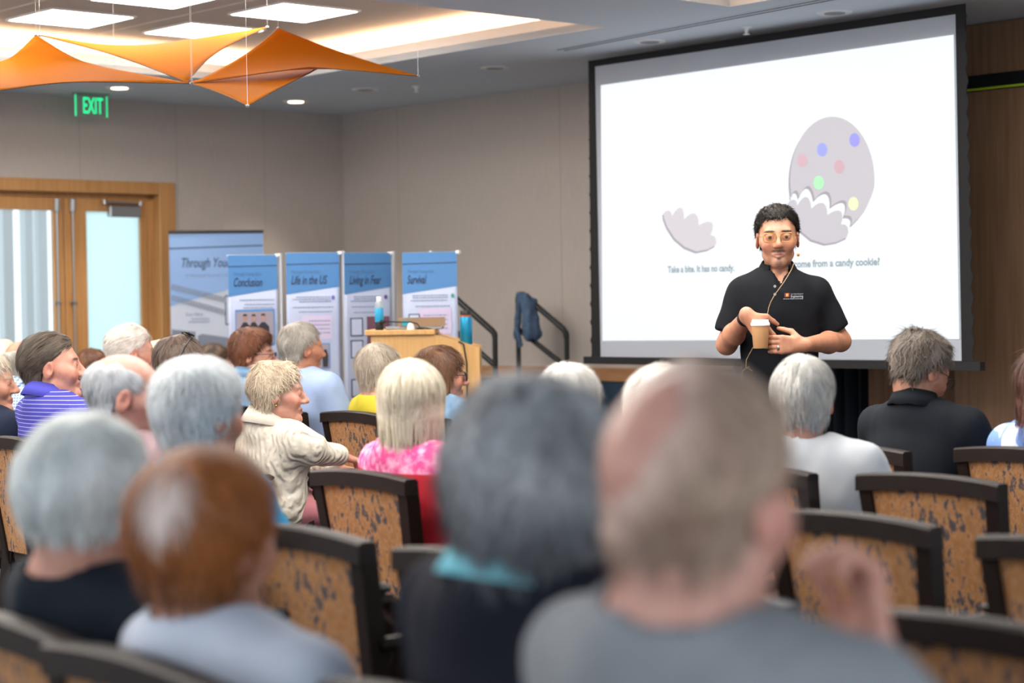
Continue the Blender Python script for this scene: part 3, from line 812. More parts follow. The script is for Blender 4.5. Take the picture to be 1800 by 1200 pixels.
bb = bottle('steel_bottle', 'tall teal metal bottle with black lid at the low end of the lectern', (p0.x + sx(817), p0.y + .32, lz(610) + .004),
       [('body', [(.03, 0), (.033, .006), (.033, .135), (.028, .148)], m_teal), ('ring', [(.0285, .148), (.0295, .150), (.0295, .156), (.028, .157)], mat('bottle_red_ring', 'c2603a', .5)), ('lid', [(.03, .157), (.03, .178), (.027, .182)], m_black)], .0)

# ------------------------------------------------------------------ stair rails by the wall, low steps, denim jacket
def rails(name, label, pts, d, extra):
    P = [at(x, y, d + dd) for x, y, dd in pts]
    b = Vector((P[-1].x, P[-1].y, 0)); t = empty(name, b)
    path = [p - b for p in P]
    o = MB(); o.tube(path, .019, 10); smooth_angle(o.build('top_rail', m_black, t), 60)
    for nm, ps in extra:
        o = MB(); o.tube([(Vector(p) if len(p) == 3 and isinstance(p, Vector) else p) - b for p in ps], .017, 10); smooth_angle(o.build(nm, m_black, t), 60)
    return tag(t, label, 'handrail', 'black stair handrails')
dr1, dr2 = 12.0, 12.5
lo = at(870, 596, dr1); up = at(770, 492, dr1 + .35)
rails('stair_handrail', 'black tubular handrail sloping down behind the lectern', [(745, 475, .4), (865, 581, 0), (869, 586, 0), (870, 592, 0)], dr1,
      [('post', [lo + Vector((0, 0, .03)), Vector((lo.x, lo.y, .0))]), ('post', [at(770, 500, dr1 + .32), Vector((at(770, 500, dr1 + .32).x, dr1 + .32, 0))]), ('lower_rail', [at(775, 560, dr1 + .3), at(870, 642, dr1)])])
lo2 = at(996, 594, dr2); up2 = at(910, 524, dr2 + .3)
r2 = rails('stair_handrail', 'black tubular handrail with a denim jacket hung over it', [(910, 530, .3), (911, 521, .3), (914, 517, .3), (920, 518, .29), (990, 578, 0), (995, 585, 0), (996, 594, 0)], dr2,
      [('post', [lo2 + Vector((0, 0, .01)), Vector((lo2.x, lo2.y, 0))]), ('post', [up2, Vector((up2.x, up2.y, 0))]), ('lower_rail', [at(911, 578, dr2 + .29), at(996, 645, dr2)])])
m_step = mat('step_carpet', '2a3542', .95)
o = MB()
for i, (x0, x1, z) in enumerate(((840, 868, .16), (800, 842, .32), (735, 802, .48))):
    a = at(x0, 640, dr1 + .1 * i); b = at(x1, 640, dr1 + .1 * i)
    o.box((a.x, dr1 + .06 + .02 * i, 0), (b.x - .002, dr1 + .66, z))
st = o.build('stage_steps', m_step); tag(st, 'low dark carpeted steps between the two handrails', 'steps')
# jacket: folded cloth over the rail corner
def jacket():
    base = at(928, 516, dr2 + .22)
    lo_, hi_ = (-.12, -.12, -.36), (.13, .12, .05)
    ax, P = grid(lo_, hi_, .006)
    s_ = (dr2 + .22) / FPX
    def X(px): return (px - 928) * s_
    def Z(py): return -(py - 516) * s_
    F = cap(P, (X(914), 0, Z(519)), (X(938), 0, Z(530)), .028, .022)
    F = smin(F, cap(P, (X(925), -.03, Z(530)), (X(930), -.04, Z(585)), .04, .05), .03)
    F = smin(F, cap(P, (X(935), -.025, Z(535)), (X(941), -.035, Z(588)), .03, .038), .03)
    F = smin(F, cap(P, (X(913), .01, Z(530)), (X(907), .02, Z(590)), .024, .022), .02)
    F = smin(F, cap(P, (X(908), -.02, Z(580)), (X(914), -.025, Z(606)), .018, .02), .015)
    F = F + .007 * vnoise(P, 60, 3, (1.6, 1, .45)) + .003 * vnoise(P, 150, 5, (1.5, 1, .6))
    V, Q = nets(F.astype(np.float32), ax)
    o = mesh_obj('denim_jacket', V, Q, mat('denim_cloth', '4d637f', .9, noise=.3, scale=(30, 30, 30), bump=.1), None, True); o.location = base
    return tag(o, 'crumpled blue denim jacket hung over the end of the handrail', 'jacket')
jacket()

# ------------------------------------------------------------------ chairs
def fabric_mat():
    m, nt, b = new_mat('orange_chair_fabric')
    tc = node(nt, 'ShaderNodeTexCoord'); mp = node(nt, 'ShaderNodeMapping'); mp.inputs['Scale'].default_value = (1, 1, .42)
    nt.links.new(tc.outputs['Object'], mp.inputs[0])
    n1 = node(nt, 'ShaderNodeTexNoise', Scale=62.0, Detail=3.0, Roughness=.7); nt.links.new(mp.outputs[0], n1.inputs['Vector'])
    n2 = node(nt, 'ShaderNodeTexNoise', Scale=11.0, Detail=2.0); nt.links.new(mp.outputs[0], n2.inputs['Vector'])
    ad = node(nt, 'ShaderNodeMath', operation='MULTIPLY_ADD'); ad.inputs[1].default_value = .4; nt.links.new(n2.outputs['Fac'], ad.inputs[0]); nt.links.new(n1.outputs['Fac'], ad.inputs[2])
    rp = node(nt, 'ShaderNodeValToRGB'); e = rp.color_ramp.elements
    e[0].position = .745; e[0].color = (*lin('ab7d56'), 1); e[1].position = .785; e[1].color = (*lin('504d51'), 1)
    q1 = rp.color_ramp.elements.new(.70); q1.color = (*lin('b3845a'), 1); q2 = rp.color_ramp.elements.new(.62); q2.color = (*lin('9d7049'), 1)
    nt.links.new(ad.outputs[0], rp.inputs[0]); nt.links.new(rp.outputs[0], b.inputs['Base Color'])
    b.inputs['Roughness'].default_value = .85; b.inputs['Specular IOR Level'].default_value = .2
    bp = node(nt, 'ShaderNodeBump', Strength=.15); n3 = node(nt, 'ShaderNodeTexNoise', Scale=500.0); nt.links.new(tc.outputs['Object'], n3.inputs['Vector']); nt.links.new(n3.outputs['Fac'], bp.inputs['Height']); nt.links.new(bp.outputs[0], b.inputs['Normal'])
    return m
m_fab = fabric_mat()
m_cfr = mat('dark_chair_wood', '211714', .5, noise=.25, scale=(30, 30, 30), spec=.22)
m_seat = mat('chair_seat_fabric', '41362f', .85, noise=.3, scale=(60, 60, 60))
m_pad = mat('black_arm_pad', '1b1a1b', .5)
ROW_TH = math.radians(50.6)
RN = Vector((math.sin(ROW_TH), math.cos(ROW_TH), 0)); RU = Vector((math.cos(ROW_TH), -math.sin(ROW_TH), 0))
CH_H = .90
def back_y(z): return -.185 - (z - .44) * .15       # lean of the back
def build_chair():
    t = empty('banquet_armchair')
    hw = lambda z: .182 + (z - .44) / .46 * .032    # half width grows upwards
    # stiles and crowned top rail
    def stile(s):
        o = MB(); v = []; zs = [.40, .5, .6, .7, .8, .868]
        for z in zs:
            x = s * hw(z); y = back_y(z)
            for dx, dy in ((-.02, -.022), (.02, -.022), (.02, .022), (-.02, .022)): v.append((x + dx, y + dy, z))
        f = [(i * 4 + k, i * 4 + (k + 1) % 4, i * 4 + 4 + (k + 1) % 4, i * 4 + 4 + k) for i in range(len(zs) - 1) for k in range(4)] + [(3, 2, 1, 0), tuple(range(len(v) - 4, len(v)))]
        o.add(v, f); return o.build('stile', m_cfr, t)
    stile(-1); stile(1)
    o = MB(); n = 14; v = []
    for i in range(n + 1):
        s = -1 + 2 * i / n; x = s * (hw(.88) + .022); zt = .884 + .013 * (1 - s * s); zb = zt - .046; y = back_y(zt)
        v += [(x, y - .024, zb), (x, y + .022, zb), (x, y + .022, zt - .006), (x, y + .014, zt), (x, y - .016, zt), (x, y - .024, zt - .006)]
    f = [(i * 6 + k, i * 6 + 6 + k, i * 6 + 6 + (k + 1) % 6, i * 6 + (k + 1) % 6) for i in range(n) for k in range(6)] + [tuple(range(6)), tuple(range(len(v) - 1, len(v) - 7, -1))]
    o.add(v, f); o.build('top_rail', m_cfr, t)
    o = MB(); v = []; n = 10; zs = [.45, .55, .65, .75, .82]
    for z in zs + [None]:
        for i in range(n + 1):
            s = -1 + 2 * i / n
            zz = z if z else .845 + .013 * (1 - s * s)
            x = s * (hw(zz) - .012); pad = .006 * (1 - s ** 4)
            v.append((x, back_y(zz) - .012 - pad, zz))
    nf = len(v); v += [(x, y + .034 + .02 * (1 - (x / .2) ** 2), z) for x, y, z in v]
    R = len(zs) + 1; f = []
    for k in range(R - 1):
        for i in range(n):
            a = k * (n + 1) + i; f += [(a, a + 1, a + n + 2, a + n + 1), (a + nf + 1, a + nf, a + nf + n + 1, a + nf + n + 2)]
    for i in range(n): f += [(i + 1, i, i + nf, i + nf + 1)]; b_ = (R - 1) * (n + 1) + i; f += [(b_, b_ + 1, b_ + 1 + nf, b_ + nf)]
    o.add(v, f); smooth_angle(o.build('back_panel', m_fab, t), 50)
    # seat
    o = MB(); v = []; prof = [(.40, .96), (.43, 1.0), (.455, .985), (.47, .9), (.474, .6)]
    out = [(-.235, .25), (-.15, .27), (0, .275), (.15, .27), (.235, .25), (.235, .0), (.22, -.18), (0, -.185), (-.22, -.18), (-.235, .0)]
    for z, k in prof: v += [(x * k, .03 + (y - .03) * k, z) for x, y in out]
    m_ = len(out); f = [(i * m_ + k, i * m_ + (k + 1) % m_, i * m_ + m_ + (k + 1) % m_, i * m_ + m_ + k) for i in range(len(prof) - 1) for k in range(m_)] + [tuple(range((len(prof) - 1) * m_, len(prof) * m_)), tuple(range(m_ - 1, -1, -1))]
    f = [q[::-1] for q in f]
    o.add(v, f); smooth_angle(o.build('seat', m_seat, t), 50)
    MB().box((-.225, -.19, .36), (.225, .25, .405), .006).build('seat_rail', m_cfr, t)
    for s in (-1, 1):
        o = MB(); o.tube([(s * .215, .225, .405), (s * .215, .235, 0)], [.026, .018], 4); o.build('leg', m_cfr, t)
        o = MB(); o.tube([(s * .185, -.19, .45), (s * .185, -.2, .35), (s * .19, -.26, 0)], [.026, .026, .018], 4); o.build('leg', m_cfr, t)
        # arm: frame bar curving down at the front, pad on top
        o = MB(); pts = [(s * .212, back_y(.665) + .01, .665), (s * .255, -.05, .672), (s * .262, .08, .674), (s * .262, .15, .668), (s * .262, .185, .64), (s * .258, .175, .58), (s * .25, .155, .5), (s * .235, .165, .38)]
        o.tube(pts, [.018, .02, .02, .02, .02, .018, .018, .018], 6); a = smooth_angle(o.build('armrest', m_cfr, t), 50)
        o = MB(); o.box((s * .262 - .026, -.12, .688), (s * .262 + .026, .15, .712), .009); o.build('arm_pad', m_pad, a)
    return t
chair0 = build_chair(); chair_used = [False]
def copy_tree(o, parent=None):
    c = o.copy(); COL.objects.link(c)
    if parent is not None: c.parent = parent
    for ch in list(o.children): copy_tree(ch, c)
    return c
def place_chair(p, q, label, dth=0.0):
    """p, q: row coordinates of the middle of the chair's back"""
    c = RN * (p + .24) + RU * q
    o = chair0 if not chair_used[0] else copy_tree(chair0)
    chair_used[0] = True
    o.location = (c.x, c.y, 0); o.rotation_euler = (0, 0, -(ROW_TH + dth))
    tag(o, label, 'chair', 'patterned banquet armchairs')
    return o
# ------------------------------------------------------------------ people
def skin_mat():
    m, nt, b = new_mat('skin')
    a = node(nt, 'ShaderNodeVertexColor'); a.layer_name = 'Col'
    tc = node(nt, 'ShaderNodeTexCoord'); n = node(nt, 'ShaderNodeTexNoise', Scale=55.0, Detail=4.0); nt.links.new(tc.outputs['Object'], n.inputs['Vector'])
    mx = node(nt, 'ShaderNodeMix', data_type='RGBA', blend_type='MULTIPLY'); mx.inputs[0].default_value = .35
    rp = node(nt, 'ShaderNodeValToRGB'); rp.color_ramp.elements[0].color = (.62, .45, .42, 1); rp.color_ramp.elements[1].color = (1, 1, 1, 1); rp.color_ramp.elements[0].position = .3; rp.color_ramp.elements[1].position = .6
    nt.links.new(n.outputs['Fac'], rp.inputs[0]); nt.links.new(a.outputs[0], mx.inputs[6]); nt.links.new(rp.outputs[0], mx.inputs[7]); nt.links.new(mx.outputs[2], b.inputs['Base Color'])
    b.inputs['Roughness'].default_value = .42; b.inputs['Specular IOR Level'].default_value = .4
    bp = node(nt, 'ShaderNodeBump', Strength=.12); n2 = node(nt, 'ShaderNodeTexNoise', Scale=170.0, Detail=3.0); nt.links.new(tc.outputs['Object'], n2.inputs['Vector']); nt.links.new(n2.outputs['Fac'], bp.inputs['Height']); nt.links.new(bp.outputs[0], b.inputs['Normal'])
    return m
m_skin = skin_mat()
def hair_mat():
    m, nt, b = new_mat('hair')
    a = node(nt, 'ShaderNodeVertexColor'); a.layer_name = 'Col'
    nt.links.new(a.outputs[0], b.inputs['Base Color'])
    b.inputs['Roughness'].default_value = .5; b.inputs['Specular IOR Level'].default_value = .3
    return m
m_hair = hair_mat()
m_eyew = mat('eye_white', 'd9d3cc', .25); m_iris = mat('eye_iris', '2a211c', .2)
m_gold = mat('gold_wire', 'a8874a', .3, metal=.8); m_lens_am = frosted('amber_lens', 'd8c39a', .98, (.97, .91, .78), .02); m_lens = frosted('clear_lens', 'e6e6e6', .98, (.95, .95, .95), .03); m_darkframe = mat('dark_glasses_frame', '1c1a1c', .35)
m_shoe = mat('dark_shoe', '1d1b1b', .5)

def pat_mat(name, c, kind, c2='ffffff', rough=.85):
    m, nt, b = new_mat(name)
    b.inputs['Roughness'].default_value = rough; b.inputs['Specular IOR Level'].default_value = .15
    tc = node(nt, 'ShaderNodeTexCoord'); sp = node(nt, 'ShaderNodeSeparateXYZ'); nt.links.new(tc.outputs['Object'], sp.inputs[0])
    def stripes(out, f, w):
        a = node(nt, 'ShaderNodeMath', operation='MULTIPLY'); a.inputs[1].default_value = f; nt.links.new(out, a.inputs[0])
        fr = node(nt, 'ShaderNodeMath', operation='FRACT'); nt.links.new(a.outputs[0], fr.inputs[0])
        lt = node(nt, 'ShaderNodeMath', operation='LESS_THAN'); lt.inputs[1].default_value = w; nt.links.new(fr.outputs[0], lt.inputs[0]); return lt.outputs[0]
    mx = node(nt, 'ShaderNodeMix', data_type='RGBA'); mx.inputs[6].default_value = (*lin(c), 1); mx.inputs[7].default_value = (*lin(c2), 1)
    if kind == 'stripes': fac = stripes(sp.outputs[2], 68, .16)
    elif kind == 'gingham':
        s1 = stripes(sp.outputs[0], 70, .4); s2 = stripes(sp.outputs[2], 70, .4)
        mu = node(nt, 'ShaderNodeMath', operation='ADD'); nt.links.new(s1, mu.inputs[0]); nt.links.new(s2, mu.inputs[1])
        hv = node(nt, 'ShaderNodeMath', operation='MULTIPLY'); hv.inputs[1].default_value = .5; nt.links.new(mu.outputs[0], hv.inputs[0]); fac = hv.outputs[0]
    elif kind in ('tiedye', 'denim', 'floral', 'knit'):
        n = node(nt, 'ShaderNodeTexNoise', Scale={'tiedye': 38.0, 'denim': 16.0, 'floral': 13.0, 'knit': 30.0}[kind], Detail=4.0 if kind != 'floral' else 1.0)
        nt.links.new(tc.outputs['Object'], n.inputs['Vector'])
        rp = node(nt, 'ShaderNodeValToRGB'); lo_, hi_ = {'tiedye': (.42, .66), 'denim': (.3, .7), 'floral': (.49, .52), 'knit': (.3, .7)}[kind]
        rp.color_ramp.elements[0].position = lo_; rp.color_ramp.elements[1].position = hi_; nt.links.new(n.outputs['Fac'], rp.inputs[0]); fac = rp.outputs[0]
    nt.links.new(fac, mx.inputs[0])
    nt.links.new(mx.outputs[2], b.inputs['Base Color'])
    if kind == 'tiedye':                           # plain red lower half of the garment
        g = node(nt, 'ShaderNodeMath', operation='LESS_THAN'); g.inputs[1].default_value = .885; nt.links.new(sp.outputs[2], g.inputs[0])
        m2 = node(nt, 'ShaderNodeMix', data_type='RGBA'); nt.links.new(g.outputs[0], m2.inputs[0]); nt.links.new(mx.outputs[2], m2.inputs[6]); m2.inputs[7].default_value = (*lin('c8323f'), 1)
        nt.links.new(m2.outputs[2], b.inputs['Base Color'])
    if kind == 'knit':
        wv = node(nt, 'ShaderNodeTexWave', Scale=14.0, Distortion=6.0); wv.bands_direction = 'X'; nt.links.new(tc.outputs['Object'], wv.inputs['Vector'])
        bp = node(nt, 'ShaderNodeBump', Strength=.6, Distance=.012); nt.links.new(wv.outputs['Fac'], bp.inputs['Height']); nt.links.new(bp.outputs[0], b.inputs['Normal'])
    return m
def cloth(name, c, noise=.12): return mat(name, c, .9, noise=noise, scale=(14, 14, 14), bump=.05, spec=.12)

CR_C, CR_R = (0, -.015, .035), (.075, .097, .083)
def head_sdf(P, k):
    """head in its own frame: +y is where the face looks, z up, about 0.236 tall"""
    jw = k.get('jaw', 1.0); fat = k.get('fat', 0.0); nose = k.get('nose', 1.0)
    F = ell(P, CR_C, CR_R)
    F = smin(F, ell(P, (0, .020, -.028), (.058 * jw + fat, .066, .088)), .03)
    ax_ = np.abs(P[0]); A = (ax_, P[1], P[2])
    F = smin(F, cap(A, (.043 * jw, .0, -.062), (.008, .062, -.099), .018 + fat, .016), .025)
    F = smin(F, ell(P, (0, .074, -.099), (.022, .017, .017)), .02)
    F = smin(F, cap(A, (.040, .058, -.024), (.052, .03, -.012), .024 + fat, .02), .025)
    F = smin(F, cap(A, (.004, .078, .027), (.040, .070, .027), .012, .011), .018)
    F = smax(F, -ell(A, (.033, .104, .006), (.021, .022, .015)), .014)
    F = smin(F, ell(A, (.032, .0755, .005), (.0155, .0145, .0135)), .006)
    F = smax(F, -ell(A, (.032, .0935, .0045), (.0128, .008, .0034)), .002)
    F = smin(F, cap(P, (0, .083, .020), (0, .1085 * (.97 + .03 * nose), -.026), .0075, .0125 * nose), .012)
    F = smin(F, ell(A, (.0115 * nose, .096, -.031), (.0085, .011, .0085)), .008)
    F = smin(F, cap(A, (.004, .0875, -.058), (.021, .077, -.0615), .0055, .003), .008)
    F = smin(F, cap(A, (.002, .0865, -.0705), (.018, .077, -.0655), .0066, .003), .008)
    F = smax(F, -cap(A, (0, .0965, -.064), (.02, .084, -.0635), .0034, .002), .004)
    # ears
    er = np.array(Matrix.Rotation(-.22, 3, 'X') @ Matrix.Rotation(-.25, 3, 'Z'))
    E = ell(A, (.079, -.014, -.004), (.0085, .0195, .033), er)
    E = smax(E, -ell(A, (.089, -.008, .001), (.0085, .0105, .019), er), .005)
    return smin(F, E, .008)
def hand_sdf(P, w, a, n, s, curl=.35, thumb=.5, fan=.0, size=1.0):
    """palm + five fingers; w wrist, a along the fingers, n the way the palm faces, s towards the thumb"""
    u_ = lambda v: v / (np.linalg.norm(v) + 1e-9)
    a = u_(np.asarray(a, float)); n = np.asarray(n, float); n = u_(n - a * (n @ a))
    t = np.cross(a, n); t = t if t @ np.asarray(s, float) > 0 else -t
    w = np.asarray(w, float); z = size
    F = cap(P, w - a * .01, w + a * .03 * z, .024 * z, .021 * z)
    for o_ in (-.026, -.009, .009, .026): F = smin(F, cap(P, w + a * .02 * z + t * o_ * .6 * z, w + a * .088 * z + t * o_ * z, .014 * z, .012 * z), .012)
    for o_, L, cu in ((.028, .072, curl * .9), (.0095, .08, curl), (-.0095, .074, curl * 1.08), (-.027, .058, curl * 1.2)):
        p = w + a * .088 * z + t * o_ * z; d = u_(a + t * o_ * fan * 10); nn = n; r = .0096 * z
        for fr, bend in ((.44, .7), (.31, 1.0), (.25, .8)):
            an = cu * bend; d2 = d * math.cos(an) + nn * math.sin(an); nn = nn * math.cos(an) - d * math.sin(an); d = d2
            q = p + d * L * fr * z; F = smin(F, cap(P, p, q, r, r * .9), .004); p = q; r *= .9
    p = w + a * .028 * z + t * .026 * z; d = u_(a * .6 + t * .75 + n * thumb)
    q = p + d * .036 * z; F = smin(F, cap(P, p, q, .0135 * z, .0115 * z), .01)
    d = u_(a * .95 + t * .25 + n * thumb); q2 = q + d * .032 * z; F = smin(F, cap(P, q, q2, .011 * z, .0095 * z), .005)
    q3 = q2 + u_(d + n * .2) * .022 * z
    return smin(F, cap(P, q2, q3, .0095 * z, .0075 * z), .004)

def hair_sdf(P, h, k):
    t = h['t']
    yk, zk = zip(*h['line'])
    zl = np.interp(P[1], yk, zk).astype(np.float32)
    up = 1 + (h.get('high', 1.1) - 1) * np.clip((P[2] - .06) / .06, 0, 1)
    te = t * up if h.get('long') else t * up * np.clip((P[2] - zl) / .05 + .12, .05, 1) ** .6
    F = np.minimum(ell(P, CR_C, CR_R), ell(P, (0, -.02, -.02), (.066, .07, .09))) - te
    for c, r in h.get('extra', ()): F = smin(F, ell(P, c, r), .03)
    if h.get('spot'):
        c, r = h['spot']; F = F + .03 * np.clip(1.25 - np.sqrt(((P[0] - c[0]) / r[0]) ** 2 + ((P[1] - c[1]) / r[1]) ** 2 + ((P[2] - c[2]) / r[2]) ** 2), 0, .6)
    if h.get('recede'): zl = zl + h['recede'] * np.exp(-((np.abs(P[0]) - .045) / .02) ** 2) * (P[1] > .03)
    F = smax(F, (zl - P[2]) * .8, .012)
    if 'top' in h:                                 # bald crown: keep only the ring below this line
        yk, zk = zip(*h['top']); F = smax(F, (P[2] - np.interp(P[1], yk, zk).astype(np.float32)) * .8, .015)
    if h.get('face'): F = smax(F, -ell(P, (0, .105, -.04), h['face']), .012)
    if h.get('part'): F = F + .006 * np.exp(-((P[0] - h['part']) / .004) ** 2) * (P[2] > .06)
    amp = h.get('lump', .004)
    F = F + amp * vnoise(P, h.get('lf', 70), h.get('seed', 1), h.get('stretch', (1.2, 1.2, .6)))
    F = F + amp * .45 * vnoise(P, 170, h.get('seed', 1) + 9, (1.5, 1.5, .35))
    return F
def rot_cols(R): return np.array(R, np.float32)

def make_hair(h, R, HC, hs, res, ns, parent):
    ax, P = grid((-.13, -.15, -.19 if h.get('long') else -.13), (.13, .12, .155), res)
    F = hair_sdf(P, h, None)
    V, Q = nets(F.astype(np.float32), ax)
    rs = np.random.RandomState(h.get('seed', 1))
    c1, c2 = np.array(lin(h['c1'])), np.array(lin(h['c2']))
    nz = vnoise((V[:, 0], V[:, 1], V[:, 2]), 120, h.get('seed', 1) + 3, (1.6, 1.6, .3)) * .5 + .5
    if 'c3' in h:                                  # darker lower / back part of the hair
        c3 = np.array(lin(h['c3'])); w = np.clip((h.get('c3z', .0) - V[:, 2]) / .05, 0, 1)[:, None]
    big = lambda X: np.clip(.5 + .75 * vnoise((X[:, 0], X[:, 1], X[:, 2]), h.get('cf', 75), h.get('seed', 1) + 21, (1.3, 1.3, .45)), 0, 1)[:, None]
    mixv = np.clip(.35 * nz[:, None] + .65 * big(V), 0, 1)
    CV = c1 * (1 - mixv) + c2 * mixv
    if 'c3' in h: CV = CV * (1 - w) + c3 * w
    # strands laid along the surface
    n = ns; crown = np.array(h.get('crown', (0, -.045, .12)))
    pick = rs.randint(0, len(V), n); p = V[pick].astype(np.float64)
    cen = np.array(CR_C); rad = np.array(CR_R) + h['t']
    L = rs.uniform(.6, 1.2, n) * h.get('len', .035); seg = 4
    sw = np.array(h.get('sweep', (0, 0, 0)), float)
    pts = []; nrm = []; wav = h.get('wave', .25)
    jit = rs.normal(size=(n, 3)) * wav
    lift = np.abs(rs.normal(size=n)) * h.get('lift', .12)
    p = p + 0
    for i in range(seg + 1):
        N_ = (p - cen) / rad ** 2
        low = np.clip((.02 - p[:, 2]) / .06, 0, 1)[:, None]
        N_ = N_ / np.linalg.norm(N_, axis=1)[:, None]; N_[:, 2:] *= (1 - low); N_ = N_ / (np.linalg.norm(N_, axis=1)[:, None] + 1e-9)
        if i == 0: p = p + N_ * .0008
        pts.append(p.copy()); nrm.append(N_)
        d = (p - crown); d = d / (np.linalg.norm(d, axis=1)[:, None] + 1e-6) + sw
        d = d * (1 - low) + np.array([0, 0, -1.0]) * low + jit * (1 + .5 * math.sin(i * 2.1))
        d = d - N_ * (d * N_).sum(1)[:, None]; d = d / (np.linalg.norm(d, axis=1)[:, None] + 1e-6)
        p = p + (d + N_ * (lift[:, None] - .05 * (i > 1))) * (L / seg)[:, None]
    wdt = h.get('sw', .0014)
    SV = []; 
    for i in range(seg + 1):
        t = pts[min(i + 1, seg)] - pts[max(i - 1, 0)]; sd = np.cross(t, nrm[i]); sd = sd / (np.linalg.norm(sd, axis=1)[:, None] + 1e-9)
        w_ = wdt * (1 - .75 * i / seg)
        SV += [pts[i] - sd * w_, pts[i] + sd * w_]
    SV = np.stack(SV, 1)                            # n, 2(seg+1), 3
    base = np.arange(n)[:, None] * (2 * seg + 2)
    SQ = np.concatenate([np.stack([base[:, 0] + 2 * i, base[:, 0] + 2 * i + 1, base[:, 0] + 2 * i + 3, base[:, 0] + 2 * i + 2], 1) for i in range(seg)])
    b = np.clip(.5 * rs.uniform(0, 1, n)[:, None] + .65 * big(V[pick]) - .08, 0, 1)
    SCc = (c1 * (1 - b) + c2 * b) * rs.uniform(.8, 1.15, n)[:, None]
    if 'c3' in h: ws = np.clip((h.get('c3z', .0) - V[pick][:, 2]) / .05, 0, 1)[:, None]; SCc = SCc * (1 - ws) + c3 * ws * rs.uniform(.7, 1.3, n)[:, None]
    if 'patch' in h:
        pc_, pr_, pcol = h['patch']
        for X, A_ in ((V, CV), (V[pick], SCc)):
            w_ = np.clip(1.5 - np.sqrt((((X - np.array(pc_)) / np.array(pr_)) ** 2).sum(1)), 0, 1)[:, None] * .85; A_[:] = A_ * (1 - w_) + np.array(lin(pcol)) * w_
    SCc = np.repeat(SCc, 2 * seg + 2, 0)
    AV = np.concatenate([V, SV.reshape(-1, 3)]); AQ = np.concatenate([Q, SQ + len(V)]); AC = np.concatenate([CV, SCc])
    Rm = np.array(R); AV = (AV * hs) @ Rm.T + np.array(HC)
    return mesh_obj('hair', AV, AQ, m_hair, parent, True, AC)

